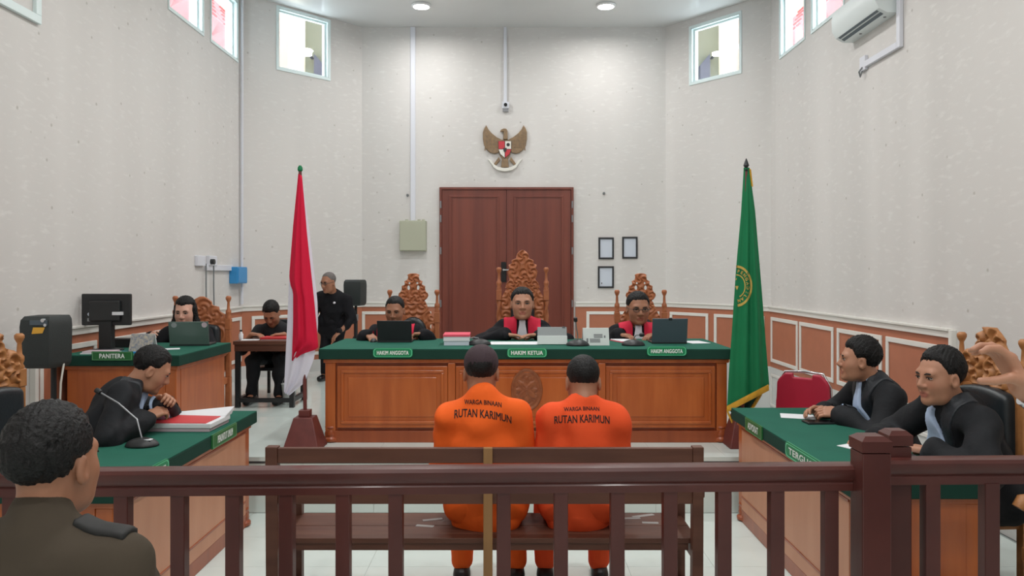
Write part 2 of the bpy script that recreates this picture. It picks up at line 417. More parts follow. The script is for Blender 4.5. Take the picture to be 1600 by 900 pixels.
wl = Wall('wall_left', A_L, B_L, 'pale wallpapered side wall behind the clerk desk', [hl2, hl1])
wdl = Wall('wall_slanted_left', A_DL, B_DL, 'slanted pale wall behind the red and white flag', [hd1])
wb = Wall('wall_back', A_BK, B_BK, 'pale end wall holding the wooden double door')
wdr = Wall('wall_slanted_right', A_DR, B_DR, 'slanted pale wall behind the green flag', [hd2])
wr = Wall('wall_right', A_R, B_R, 'pale wallpapered side wall carrying the air conditioner', [hr1, hr2])
wrr = Wall('wall_rear', (XR, YR), (XL, YR), 'pale wall at the public end of the room')
# ceiling and floor (the floor slab follows the room outline)
outl = [(XL-.1, YR-.1), (XR+.1, YR-.1), (XR+.1, YS+.05), (XBR+.05, YB+.1), (XBL-.05, YB+.1), (XL-.1, YS+.05)]
struct(MB().prism(outl, (0, 0, ZC), (1, 0, 0), (0, 1, 0), (0, 0, 1), .12).build('ceiling', 'ceiling_pvc'), 'glossy pale grey ceiling with round downlights')
floor = struct(MB().prism(outl, (0, 0, -.10), (1, 0, 0), (0, 1, 0), (0, 0, 1), .094).build('floor', 'grout'), 'white glazed tile floor')
T = .5
tile_me = None
def tile(x, y, z, parent, sx=T, sy=T):
    global tile_me
    if tile_me is None:
        o = MB().box(-.4985, .4985, -.4985, .4985, -.007, 0).build('tile', 'tile'); tile_me = o.data; bpy.data.objects.remove(o)
    o = bpy.data.objects.new('tile', tile_me); o.location = (x, y, z); o.scale = (sx, sy, 1); link(o, parent); return o
y = 2.45
while y < PY-.01:
    for i in range(13): 
        x = XL+.27+i*T
        if x < XR-.1: tile(x, y+T/2, 0.0, floor)
    y += T
for yy in (PY+.25, PY+.75, PY+1.25, PY+1.75, PY+2.25, PY+2.75, PY+3.25, PY+3.75):
    for x in (PXR+.27, PXR+.77): 
        if x < XR-.2: tile(x, yy, 0.0, floor)
mb = MB().box(XL-.05, XR+.05, YR, 2.45, -.006, 0.0); struct(mb.build('front_floor', 'tile', floor))
# platform
pl = struct(MB().prism([(XL+.005, PY), (PXR, PY), (PXR, YB-.01), (XBL, YB-.01), (XL+.005, YS)], (0, 0, 0), (1, 0, 0), (0, 1, 0), (0, 0, 1), PZ-.008).build('platform', 'dado_white'), 'low tiled platform under the judges bench')
pl['kind'] = 'structure'
yy = PY
while yy < YB-.3:
    x = PXR-T/2
    while x > XL+.2:
        if not (yy > YS-.6 and x < XBL-.4): tile(x, yy+T/2, PZ, pl)
        x -= T
    yy += T
MB().box(XL+.01, PXR, PY-.012, PY, PZ-.045, PZ-.03).build('nosing_strip', 'nosing', pl)
MB().box(XL+.01, PXR+.004, PY-.016, PY+.004, PZ-.03, PZ-.0005).build('step_edge', 'tile', pl)
for i in range(10):
    x = PXR-.25-i*T
    if x > XL+.2: MB().box(x-.2485, x+.2485, PY-.006, PY, .004, PZ-.048).build('riser_tile', 'tile', pl)

# wainscot, cap rail and white dado with mouldings, all children of their wall
def wains(w, s0, s1, frames, dado=True, z0=0.0):
    def slab(name, a, b, q0, q1, t, m, o0=0.0): 
        return MB().obox(w.pt((a+b)/2, (q0+q1)/2, o0+t/2), w.u, UP, w.n, (b-a)/2, (q1-q0)/2, t/2).build(name, m, w.o, bev=.002)
    slab('wainscot_board', s0, s1, DADO, CAPZ-.05, .012, 'wainscot')
    slab('cap_rail', s0, s1, CAPZ-.05, CAPZ, .03, 'white_trim'); slab('cap_lip', s0, s1, CAPZ, CAPZ+.018, .045, 'white_trim')
    slab('dado_board', s0, s1, z0, DADO, .016, 'dado_white')
    for a, b in frames:
        c = (a+b)/2; q0, q1 = .615, 1.165
        MB().frame(w.pt(c, (q0+q1)/2, .012), w.u, UP, w.n, b-a, q1-q0, .042, .014).build('panel_frame', 'white_trim', w.o, bev=.004)
        if dado: MB().frame(w.pt(c, .27, .016), w.u, UP, w.n, b-a, .40, .03, .010).build('dado_frame', 'white_trim', w.o, bev=.003)
def sx(w, *px): return [w.hit(p, 480)[0] for p in px]
e = sx(wr, 1205.5, 1490); fr = [sx(wr, *p) for p in ((1207, 1249), (1252, 1305), (1311, 1381), (1388, 1481))]
wains(wr, .0, e[1], fr)
MB().obox(wr.pt(e[1]+.02, CAPZ/2, .02), wr.u, UP, wr.n, .02, CAPZ/2+.01, .02).build('end_post', 'white_trim', wr.o, bev=.003)
s0, s1 = sx(wl, 52, 376.5); n = 5; g = (s1-s0)/n
wains(wl, s0, s1, [(s0+i*g+.04, s0+(i+1)*g-.04) for i in range(n)], dado=False)
MB().obox(wl.pt(s0-.02, CAPZ/2, .02), wl.u, UP, wl.n, .02, CAPZ/2+.01, .02).build('end_post', 'white_trim', wl.o, bev=.003)
wains(wdl, .0, wdl.L, [sx(wdl, 392, 470), sx(wdl, 480, 556)], dado=False)
wains(wdr, .0, wdr.L, [sx(wdr, 1048, 1108), sx(wdr, 1117, 1196)], dado=False)
wains(wb, .0, sx(wb, 684)[0], [sx(wb, 566, 674)], dado=False); wains(wb, sx(wb, 899)[0], wb.L, [sx(wb, 916, 1030)], dado=False)

# windows: white frame, reveal lining and a glass pane
def window(n, w, h, label):
    r = bpy.data.objects.new('window_%d' % n, None); r.location = w.pt((h[0]+h[1])/2, h[2], -.05); link(r); struct(r, label); o = r.location
    W, Hh = h[1]-h[0], h[3]-h[2]; c = w.pt((h[0]+h[1])/2, (h[2]+h[3])/2, -.09)
    MB().frame(c, w.u, UP, w.n, W, Hh, .035, .05).build('window_frame', 'window_white', r, off=o, bev=.003)
    mb = MB(); t = .14
    for (s_, z_, a, b) in ((h[0]+.006, (h[2]+h[3])/2, .006, Hh/2), (h[1]-.006, (h[2]+h[3])/2, .006, Hh/2), ((h[0]+h[1])/2, h[2]+.006, W/2, .006), ((h[0]+h[1])/2, h[3]-.006, W/2, .006)):
        mb.obox(w.pt(s_, z_, -t/2+.006), w.u, UP, w.n, a, b, t/2)
    mb.build('window_lining', 'window_white', r, off=o)
    MB().frame(w.pt((h[0]+h[1])/2, (h[2]+h[3])/2, 0), w.u, UP, w.n, W+.06, Hh+.06, .03, .012).build('window_trim', 'window_white', r, off=o, bev=.002)
    MB().obox(c+w.n*.02, w.u, UP, w.n, W/2-.03, Hh/2-.03, .002).build('pane', 'window_glass', r, off=o)
window(1, wl, hl1, 'high side window beside the slanted corner, red roof outside'); window(2, wl, hl2, 'high bright side window, red roof outside')
window(3, wdl, hd1, 'square high window in the slanted wall above the standing man'); window(4, wdr, hd2, 'square high window in the slanted wall above the green flag')
window(5, wr, hr1, 'narrow high side window next to the slanted corner'); window(6, wr, hr2, 'high side window half hidden by the air conditioner')
# pale frame high on the left wall
q = wl.hit(59, 39)
tr = struct(MB().frame(wl.pt(q[0]-.62, q[1]+.55, 0), wl.u, UP, wl.n, 1.24, 1.10, .06, .03).build('trim_1', 'window_white', bev=.004), 'pale rectangular moulding frame high on the left wall')

# double door in the end wall
d0, dz1 = wb.hit(687, 293); d1, _ = wb.hit(896, 293)
dr = bpy.data.objects.new('door_1', None); dr.location = wb.pt((d0+d1)/2, PZ, 0); link(dr); struct(dr, 'tall reddish wooden double door behind the middle judge'); o = dr.location
Wd = d1-d0; Hd = dz1-PZ
MB().frame(wb.pt((d0+d1)/2, PZ+Hd/2-.02, 0), wb.u, UP, wb.n, Wd, Hd+.04, .035, .05).build('door_frame', 'door_wood', dr, off=o, bev=.003)
for i in (0, 1):
    a = d0+.036+i*(Wd/2-.036); b = a+Wd/2-.04; c = (a+b)/2
    lf = MB().obox(wb.pt(c, PZ+Hd/2-.02, .017), wb.u, UP, wb.n, (b-a)/2, Hd/2-.018, .017).build('door_leaf', 'door_wood', dr, off=o, bev=.003)
    for (f0, f1) in ((.06, .955),):
        ph = (f1-f0)*Hd; MB().frame(wb.pt(c, PZ+Hd*(f0+f1)/2, .034), wb.u, UP, wb.n, (b-a)-.20, ph, .03, .012).build('panel_moulding', 'door_wood', lf, off=o, bev=.004)
        MB().obox(wb.pt(c, PZ+Hd*(f0+f1)/2, .036), wb.u, UP, wb.n, ((b-a)-.30)/2, ph/2-.06, .004).build('door_panel', 'door_wood', lf, off=o, bev=.003)
    for py in (320, 342, 392, 474):
        s_ = d0+.02 if i == 0 else d1-.02
        MB().cyl(wb.pt(s_, wb.hit(700, py)[1]-.05, .052), wb.pt(s_, wb.hit(700, py)[1]+.05, .052), .011).build('hinge', 'grey_metal', lf, off=o)
hx, hz = wb.hit(787, 425)
hp = MB().obox(wb.pt(hx, hz, .044), wb.u, UP, wb.n, .035, .14, .008).build('lock_plate', 'black_gloss', dr, off=o, bev=.004)
MB().cyl(wb.pt(hx, hz+.03, .05), wb.pt(hx, hz+.03, .10), .014).cyl(wb.pt(hx, hz+.03, .09), wb.pt(hx+.11, hz+.03, .09), .011).build('handle', 'chrome', hp, off=o, smooth=True)

# ceiling downlights: a double row along the room, two of them in view
n = 0
for yy in (9.9, 7.5, 5.1, 2.7, .3, -2.1):
    for xx in (-1.17, 1.21):
        lab = 'round glowing white ceiling downlight over the public seats and side desks' if yy < 9 else 'round glowing ceiling downlight above the '+('electrical box' if xx < 0 else 'framed certificates')
        t_ = thing('ceiling_downlight', lab, 'lamp', (xx, yy, ZC), 0, 'ceiling downlights in two rows')
        MB().lathe([(.10, 0), (.125, -.004), (.125, -.02), (.105, -.03), (.10, -.022)], n=28).build('lamp_ring', 'lamp_ring', t_, smooth=True)
        MB().lathe([(.0, -.036), (.05, -.034), (.098, -.024), (.098, -.010), (.0, -.010)], n=28).build('diffuser', 'lamp_glow', t_, smooth=True)
        ld = bpy.data.lights.new('downlight', 'AREA'); ld.shape = 'DISK'; ld.size = .22; ld.energy = LAMP_W*(.62 if yy > 9 else 1.0); ld.color = (1.0, .985, .965); ld.spread = math.radians(170)
        lo = bpy.data.objects.new('downlight', ld); lo.location = (0, 0, -.045); link(lo, t_)

# outside: neighbouring tiled roofs and walls seen through the high windows
def roof(side, y0, y1, label):
    x = side*4.2; xe = side*8.2; za, zb = 4.9, 9.3
    t_ = thing('neighbour_roof', label, 'roof', (x, y0, za)); o = t_.location
    q = [(x, y0, za-.1), (xe, y0, zb-.1), (xe, y1, zb-.1), (x, y1, za-.1), (x, y0, za), (xe, y0, zb), (xe, y1, zb), (x, y1, za)]
    MB().hexa(q if side > 0 else [q[1], q[0], q[3], q[2], q[5], q[4], q[7], q[6]]).build('roof_deck', 'roof_tile', t_, off=o)
    for i in range(16):
        f = i/16; a = V((x+side*4*f, 0, za+.02+4.4*f)); b = V((x+side*4*(f+.075), 0, za+.02+4.4*(f+.075)))
        mb = MB(); N_ = 20
        for k in range(N_):
            ya = y0+(y1-y0)*k/N_; yb = y0+(y1-y0)*(k+1)/N_
            mb.tube([(a.x, (ya+yb)/2, a.z+.03), (b.x, (ya+yb)/2, b.z+.01)], [(yb-ya)*.52, (yb-ya)*.48], 6)
        mb.build('tile_row', 'roof_tile', t_, off=o, smooth=True)
roof(-1, 8.8, 21, 'pink red tiled roof outside the left windows'); roof(1, 8.8, 21, 'pink red tiled roof outside the right windows')
def porch(side, label):
    t_ = thing('neighbour_porch', label, 'building', (side*3.4, 13.6, 3.0)); o = t_.location
    def bx(n_, a, b, c, d, e_, f, m): MB().box(min(side*a, side*b), max(side*a, side*b), c, d, e_, f).build(n_, m, t_, off=o)
    bx('wall', 2.4, 3.66, 13.6, 13.9, 3.0, 8.0, 'house_olive'); bx('column', 3.66, 3.85, 13.2, 13.6, 3.0, 8.0, 'house_cream'); bx('side_wall', 3.85, 6.6, 14.4, 14.6, 3.0, 9.0, 'house_cream')
    mb = MB(); x0, x1 = side*3.30, side*3.47
    mb.prism([(x0, 3.0), (x1, 3.0), (x1, 5.55), (x0, 5.35)], (0, 13.45, 0), (1, 0, 0), (0, 0, 1), (0, 1, 0), .14); mb.build('gable_post', 'house_slate', t_, off=o)
    MB().lathe([(.0, -.05), (.085, -.04), (.09, 0), (.0, 0)], (side*3.53, 13.2, 5.49), n=20).build('porch_lamp', 'lamp_glow', t_, off=o, smooth=True)
    bx('lamp_bracket', 3.51, 3.55, 13.2, 13.6, 5.49, 5.51, 'house_slate')
porch(-1, 'cream and olive porch wall outside the left slanted window'); porch(1, 'cream and olive porch wall outside the right slanted window')

# ------------------------------------------------------------------ desks
X_, Y_, Z_ = V((1, 0, 0)), V((0, 1, 0)), V((0, 0, 1))
def name_plate(desk, c, u, w, W, H, txt, bright=True, o=None):
    """small sign fixed on the desk edge"""
    v = Z_; c = V(c); pts = []
    r = H*.32 if bright else H*.04
    for (sx_, sz_, a0) in ((1, 1, 0), (-1, 1, 90), (-1, -1, 180), (1, -1, 270)):
        for k in range(5):
            a = math.radians(a0+k*22.5); pts.append((sx_*(W/2-r)+r*math.cos(a), sz_*(H/2-r)+r*math.sin(a)))
    pl_ = MB().prism(pts, c, u, v, w, .008).build('name_plate', 'plate_green' if bright else 'plate_dark', desk, off=o)
    k = .93; kh = 1-(1-k)*W/H*.5
    ring = [(p[0]*.965, p[1]*(1-.035*W/H*.6)) for p in pts]; inn = [(p[0]*.935, p[1]*(1-.065*W/H*.6)) for p in pts]
    mb = MB(); n = len(pts); q = [c+V(u)*a+v*b+V(w)*.0095 for a, b in ring]+[c+V(u)*a+v*b+V(w)*.0095 for a, b in inn]
    mb._add(q, [(i, (i+1) % n, n+(i+1) % n, n+i) for i in range(n)] if V(u).cross(v).dot(V(w)) > 0 else [(n+i, n+(i+1) % n, (i+1) % n, i) for i in range(n)])
    mb.build('border', 'plate_border' if bright else 'plate_border_dull', pl_, off=o)
    lettering(pl_, txt, c+V(w)*.0085, u, v, w, W*(.80 if bright else .62), H*(.44 if bright else .52), 'plate_text', off=o, bold=.035)
    return pl_

def desk(name, label, x0, x1, y0, y1, z0, zt, ov=.045, bays=None, sides='nxX', tan='', plain=False, open_='Y'):
    """panelled desk; bays = list of x breaks on the camera-side face; returns the empty and its origin"""
    t = thing(name, label, 'desk', ((x0+x1)/2, (y0+y1)/2, z0)); o = t.location; zc = zt-.075
    def ring_(nm, m, e, a, b, th):      # boards on three sides, open where people put their legs
        mb = MB()
        if open_ != 'y': mb.box(x0-e, x1+e, y0-e, y0-e+th, a, b)
        if open_ != 'Y': mb.box(x0-e, x1+e, y1+e-th, y1+e, a, b)
        if open_ != 'x': mb.box(x0-e, x0-e+th, y0-e+(th if open_ != 'y' else 0), y1+e-(th if open_ != 'Y' else 0), a, b)
        if open_ != 'X': mb.box(x1+e-th, x1+e, y0-e+(th if open_ != 'y' else 0), y1+e-(th if open_ != 'Y' else 0), a, b)
        return mb.build(nm, m, t, off=o, bev=.004)
    ring_('carcass', 'desk_wood_dark', -.02, z0+.05, zc, .03)
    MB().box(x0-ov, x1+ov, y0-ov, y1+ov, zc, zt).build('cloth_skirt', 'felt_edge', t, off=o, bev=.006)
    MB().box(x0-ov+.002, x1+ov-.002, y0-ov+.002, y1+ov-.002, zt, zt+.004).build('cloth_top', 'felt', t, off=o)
    ring_('cornice', 'desk_wood', .015, zc-.03, zc, .05)
    ring_('plinth', 'desk_wood_dark', .005, z0, z0+.09, .05)
    for px_ in (x0, x1):
        for py_ in (y0, y1):
            a = px_-.004 if px_ == x0 else px_+.004; b = px_+.075 if px_ == x0 else px_-.075
            c = py_-.004 if py_ == y0 else py_+.004; d = py_+.075 if py_ == y0 else py_-.075
            p = MB().box(min(a, b), max(a, b), min(c, d), max(c, d), z0+.09, zc-.03).build('corner_post', 'desk_wood', t, off=o, bev=.005)
            m_ = MB(); cx, cy = (a+b)/2, (c+d)/2
            m_.lathe([(.046, .0), (.062, .012), (.062, .03), (.046, .045), (.052, .06), (.044, .085), (.040, .10), (.05, .115), (.045, .125)], (cx, cy, z0), n=14)
            m_.build('post_foot', 'desk_wood_dark', p, off=o, smooth=True)
    def face(o0, u, w, L, brk, m):
        if plain:
            c = V(o0)+V(u)*L/2; h0, h1 = z0+.09, zc-.03
            pn = MB().obox(V((c.x, c.y, (h0+h1)/2)), u, Z_, w, L/2-.075, (h1-h0)/2, .006).build('panel', m, t, off=o)
            if m == 'panel_tan':
                for zz in (z0+.175, h1-.012): MB().obox(V((c.x, c.y, zz))+V(w)*.006, u, Z_, w, L/2-.076, .007, .004).build('bead', 'desk_wood_dark', pn, off=o, bev=.002)
            return
        br = [0]+brk+[L]
        for i in range(len(br)-1):
            a, b = br[i]+(.09 if i == 0 else .03), br[i+1]-(.09 if i == len(br)-2 else .03); c = V(o0)+V(u)*(a+b)/2
            h0, h1 = z0+.115, zc-.055; cz = (h0+h1)/2
            pn = MB().obox(V((c.x, c.y, cz)), u, Z_, w, (b-a)/2, (h1-h0)/2, .012).build('panel', m, t, off=o, bev=.004)
            MB().frame(V((c.x, c.y, cz))+V(w)*.012, u, Z_, w, (b-a)-.06, (h1-h0)-.06, .022, .012).build('panel_moulding', 'desk_wood' if m != 'panel_tan' else 'desk_wood_dark', pn, off=o, bev=.005)
            if m != 'panel_tan':
                MB().obox(V((c.x, c.y, cz))+V(w)*.014, u, Z_, w, (b-a)/2-.085, (h1-h0)/2-.085, .005).build('raised_field', 'desk_wood', pn, off=o, bev=.004)
            if i: 
                q = V(o0)+V(u)*br[i]; MB().obox(V((q.x, q.y, (z0+.09+zc-.03)/2)), u, Z_, w, .028, (zc-.12-z0)/2, .026).build('pilaster', 'desk_wood', t, off=o, bev=.005)
    if 'n' in sides: face((x0, y0, 0), X_, -Y_, x1-x0, [b-x0 for b in (bays or [])], 'desk_wood')
    if 'x' in sides: face((x0, y0, 0), Y_, -X_, y1-y0, [], 'panel_tan' if 'x' in tan else 'desk_wood')
    if 'X' in sides: face((x1, y0, 0), Y_, X_, y1-y0, [], 'panel_tan' if 'X' in tan else 'desk_wood')
    return t, o
DKY = 5.90; DKZ = 1.118
jd, jo = desk('judges_bench', 'long carved wooden judges bench with green cloth top on the platform', P(509, 0, DKY).x, P(1135, 0, DKY).x, DKY, DKY+.86, PZ, DKZ, bays=[P(706, 0, DKY).x, P(940, 0, DKY).x])
dy = DKY-.046
for px, W, tx in ((614, 62, 'HAKIM ANGGOTA'), (823.5, 62, 'HAKIM KETUA'), (1041.5, 62, 'HAKIM ANGGOTA')):
    name_plate(jd, P(px, 551 if px < 1000 else 548.5, dy), X_, -Y_, W*dy/F, 14.5*dy/F, tx, True, jo)
# oval carved medallion in the middle bay
mc = P(823, 609, DKY-.013)
f = Fld((mc.x-.15, mc.y-.05, mc.z-.19), (mc.x+.15, mc.y+.03, mc.z+.19), .006)
X, Y, Z = f.grid(); x = X-mc.x; z = Z-mc.z; r = np.sqrt((x/.122)**2+(z/.165)**2); th = np.arctan2(z, x)
h = .010+.006*(np.exp(-((r-.93)/.05)**2)*1.4+np.exp(-((r-.72)/.04)**2)*.6)
star = np.sqrt((x/.8)**2+(z)**2); h = h+.007*((star < .085+.02*np.cos(8*th))*1.0)*(.6+.4*np.sin(60*star+3*np.cos(4*th)))+.006*np.exp(-(star/.03)**2)
h = h+.003*np.sin(150*x+40*np.sin(30*z))*((r > .55) & (r < .68))
f.f = np.maximum((r-1)*.12, np.maximum(-(Y-mc.y)-h, (Y-mc.y)-.004)).astype(np.float32); f.build('carved_medallion', 'medal_wood', jd, jo)

fdk, fo = desk('clerk_desk', 'wooden clerk desk with green cloth top and a dark green sign', XL+.10, -2.46, 5.62, 6.56, PZ, 1.10, sides='nX', plain=True)
name_plate(fdk, P(176, 556, 5.572), X_, -Y_, 64*5.57/F, 14*5.57/F, 'PANITERA', False, fo)
LDX0, LDX1, LDY0, LDY1, SDZ = -2.30, -1.785, 3.43, 5.20, .757
ldk, lo_ = desk('prosecutor_desk', 'wooden side desk with green cloth top facing the right desk', LDX0, LDX1, LDY0, LDY1, 0, SDZ, sides='nX', tan='X', plain=True, open_='x')
RDX0, RDX1, RDY0, RDY1 = 1.575, 2.14, 3.50, 5.32
rdk, ro_ = desk('advocate_desk', 'wooden side desk with green cloth top by the green flag', RDX0, RDX1, RDY0, RDY1, 0, SDZ, sides='nx', tan='x', plain=True, open_='X')
xe = LDX1+.046
def yx(px, x): return x*F/(px-CX)
a, b = yx(330, xe), yx(368, xe); name_plate(ldk, (xe, (a+b)/2, SDZ-.035), Y_, X_, b-a, .085, 'PENUNTUT UMUM', False, lo_)
a, b = yx(196, xe), yx(262, xe); name_plate(ldk, (xe, (a+b)/2, SDZ-.03), Y_, X_, b-a, .085, 'PENGGUGAT', True, lo_)
xe = RDX0-.046
a, b = yx(1192, xe), yx(1166, xe); name_plate(rdk, (xe, (a+b)/2, SDZ-.035), -Y_, -X_, b-a, .085, 'ADVOKAT', False, ro_)
a, b = yx(1296, xe), yx(1229, xe); name_plate(rdk, (xe, (a+b)/2, SDZ-.03), -Y_, -X_, b-a, .085, 'TERGUGAT', True, ro_)

# small table where the note-taking man sits
TY = 7.42; tz = 1.045
t = thing('writing_table', 'small brown table with black steel frame beside the clerk chair', 'table', (P(405, 0, TY).x, TY+.25, PZ)); o = t.location
x0, x1 = P(366, 0, TY).x, P(443, 0, TY).x+.10
MB().box(x0-.01, x1+.01, TY-.01, TY+.52, tz-.035, tz).build('table_top', 'bench_wood', t, off=o, bev=.004)
MB().box(x0, x1, TY+.004, TY+.02, tz-.10, tz-.036).build('apron', 'bench_wood', t, off=o)
for xx in (x0+.025, x1-.025):
    for yy in (TY+.03, TY+.47): MB().box(xx-.022, xx+.022, yy-.022, yy+.022, PZ, tz-.036).build('leg', 'black_plastic', t, off=o)
    MB().box(xx-.02, xx+.02, TY+.05, TY+.45, PZ+.05, PZ+.09).build('stretcher', 'black_plastic', t, off=o)
MB().box(x0+.04, x1-.04, TY+.01, TY+.04, PZ+.05, PZ+.09).build('stretcher', 'black_plastic', t, off=o)

# ------------------------------------------------------------------ railing with gate
ry = lambda x: 2.86+.028*x                          # slight skew against the camera axis
t = thing('railing', 'dark red brown wooden railing with square balusters across the room', 'railing', (0, ry(0), 0)); o = t.location
RT = .984
def railbar(name, xa, xb, par, yo=0.0, dz=0.0):
    ya, yb = ry(xa)+yo, ry(xb)+yo
    dirv = V((xb-xa, yb-ya, 0)).normalized(); nn = V((-dirv.y, dirv.x, 0))
    prof = [(-.030, -.096), (.030, -.096), (.030, -.070), (.024, -.062), (.036, -.050), (.044, -.030), (.044, -.014), (.036, -.002), (.020, .0), (-.020, .0), (-.036, -.002), (-.044, -.014), (-.044, -.030), (-.036, -.050), (-.024, -.062), (-.030, -.070)]
    MB().prism([(-p[0], p[1]) for p in prof], V((xa, ya, RT+dz)), nn, Z_, dirv, V((xb-xa, yb-ya, 0)).length).build(name, 'rail_wood', par, off=o, smooth=30)
railbar('handrail', -2.6, 1.29, t)
MB().prism([(-.028, -.0), (.028, -.0), (.028, .07), (-.028, .07)], V((-2.6, ry(-2.6), .03)), V((-.028, 1, 0)).normalized(), Z_, V((1, .028, 0)).normalized(), 3.89).build('bottom_rail', 'rail_wood', t, off=o)
cents = [1296, 1212, 1130, 1046, 964, 876, 787, 700, 619, 537, 449, 366, 281, 193, 106, 20]
for px in cents:
    if 690 < px < 710: continue
    x = (px-CX)/F*2.86; x = (px-CX)/F*ry(x)
    MB().box(x-.026, x+.026, ry(x)-.024, ry(x)+.024, .10, RT-.09).build('baluster', 'rail_wood', t, off=o, bev=.003)
def newel(par, x, y, w, top, off):
    p = MB().box(x-w/2, x+w/2, y-w/2, y+w/2, 0, top-.06).build('newel_post', 'rail_wood', par, off=off, bev=.004)
    mb = MB().box(x-w/2-.003, x+w/2+.003, y-w/2-.003, y+w/2+.003, top-.056, top-.016)
    k = .66; mb.hexa([(x-w/2-.003, y-w/2-.003, top-.016), (x+w/2+.003, y-w/2-.003, top-.016), (x+w/2+.003, y+w/2+.003, top-.016), (x-w/2-.003, y+w/2+.003, top-.016), (x-w/2*k, y-w/2*k, top), (x+w/2*k, y-w/2*k, top), (x+w/2*k, y+w/2*k, top), (x-w/2*k, y+w/2*k, top)])
    mb.build('post_cap', 'rail_wood', p, off=off)
newel(t, P(1360, 0, 2.84).x, 2.84, .105, 1.104, o)
g = thing('railing_gate', 'dark red brown wooden gate leaf with thick end post beside the railing post', 'gate', (1.9, ry(1.9)+.03, 0)); og = g.location
o_s = o; o = og
newel(g, P(1399, 0, 2.98).x, 2.98, .085, 1.095, og)
railbar('handrail', P(1384, 0, 2.9).x, 2.75, g, .03, .012)
MB().box(1.5, 2.75, 2.90, 2.955, .03, .10).build('bottom_rail', 'rail_wood', g, off=og)
for px in (1453, 1545, 1640): 
    x = (px-CX)/F*2.93; MB().box(x-.028, x+.028, 2.905, 2.955, .10, RT-.08).build('baluster', 'rail_wood', g, off=og, bev=.003)

# ------------------------------------------------------------------ defendants' bench
BY = 3.575; bx0, bx1 = P(418, 0, BY).x, P(1098, 0, BY).x
t = thing('defendant_bench', 'long brown wooden bench with slatted back where the two orange shirts sit', 'bench', ((bx0+bx1)/2, BY+.2, 0)); o = t.location
for x, w in ((bx0+.03, .056), (bx1-.03, .05)):
    MB().hexa([(x-w/2, BY-.03, 0), (x+w/2, BY-.03, 0), (x+w/2, BY+.03, 0), (x-w/2, BY+.03, 0), (x-w/2, BY-.045, .90), (x+w/2, BY-.045, .90), (x+w/2, BY+.005, .90), (x-w/2, BY+.005, .90)]).build('back_post', 'bench_wood', t, off=o, bev=.004)
    MB().box(x-.03, x+.03, BY+.36, BY+.41, 0, .66).build('front_leg', 'bench_wood', t, off=o, bev=.004)
    MB().box(x-.035, x+.035, BY-.02, BY+.43, .66, .69).build('arm_rest', 'bench_wood', t, off=o, bev=.004)
    MB().box(x-.018, x+.018, BY+.03, BY+.37, .10, .15).build('stretcher', 'bench_wood', t, off=o)
    MB().box(x-.02, x+.02, BY+.03, BY+.36, .37, .43).build('side_rail', 'bench_wood', t, off=o)
MB().box(bx0+.058, bx1-.055, BY-.040, BY-.012, .825, .895).build('back_rail', 'bench_wood', t, off=o, bev=.004)
MB().box(bx0+.058, bx1-.055, BY-.034, BY-.008, .635, .745).build('back_rail', 'bench_wood', t, off=o, bev=.004)
MB().box(bx0+.02, bx1-.02, BY+.02, BY+.20, .435, .46).build('seat_plank', 'bench_wood', t, off=o, bev=.003)
MB().box(bx0+.02, bx1-.02, BY+.206, BY+.40, .435, .46).build('seat_plank', 'bench_wood', t, off=o, bev=.003)
MB().box(bx0+.06, bx1-.06, BY+.03, BY+.055, .40, .434).build('seat_rail', 'bench_wood', t, off=o)
MB().box(bx0+.06, bx1-.06, BY+.16, BY+.18, .10, .15).build('stretcher', 'bench_wood', t, off=o)
x = P(763, 0, BY).x; MB().box(x-.021, x+.021, BY-.06, BY-.035, 0, .90).build('centre_strut', 'bench_pale', t, off=o, bev=.003)
for (cx, cy, a, L) in ((676, 812, .3, .05), (664, 822, -.2, .045), (1005, 806, .35, .06), (985, 810, .1, .05), (1016, 817, -.1, .04)):
    q = onz(cx, cy, .46); MB().obox((q.x, q.y, .4605), V((math.cos(a), math.sin(a), 0)), V((-math.sin(a), math.cos(a), 0)), Z_, L, .014, .0008).build('tape_strip', 'tape_grey', t, off=o)

# ------------------------------------------------------------------ carved chairs (local: faces -Y, seat at z=hs)
def carve(prof, z0, z1, t0, depth, seeds, holes=(), y0=0.0, h=.006, freq=115.0):
    """openwork panel: half-width profile prof[(z,w)], spiral relief around seeds"""
    wmax = max(w for _, w in prof); f = Fld((-wmax-.02, y0-t0-depth-.02, z0-.02), (wmax+.02, y0+t0+.02, z1+.02), h)
    X, Y, Z = f.grid(); w = np.interp(Z[0, 0], [p[0] for p in prof], [p[1] for p in prof]).astype(np.float32)[None, None, :]
    pat = np.zeros((X.shape[0], 1, Z.shape[2]), np.float32); best = np.full_like(pat, 9)
    for (cx, cz, s_) in seeds:
        for m in ((1, -1) if cx else (1,)):
            dx = X*m-cx; dz = Z-cz; r = np.sqrt(dx*dx+dz*dz); th = np.arctan2(dz, dx)
            q = np.sin(freq*r+s_*th); pat = np.where(r < best, q, pat); best = np.minimum(r, best)
    t = t0+depth*(.35+.65*pat)
    d = np.maximum(np.abs(X)-w, np.maximum(z0-Z, Z-z1)); d = np.maximum(d, np.maximum(-(Y-y0)-t, (Y-y0)-t0))
    for (cx, cz, rx, rz) in holes:
        d = np.maximum(d, (1-np.sqrt(((np.abs(X)-cx)/rx)**2+((Z-cz)/rz)**2))*min(rx, rz))
    f.f = d.astype(np.float32); return f
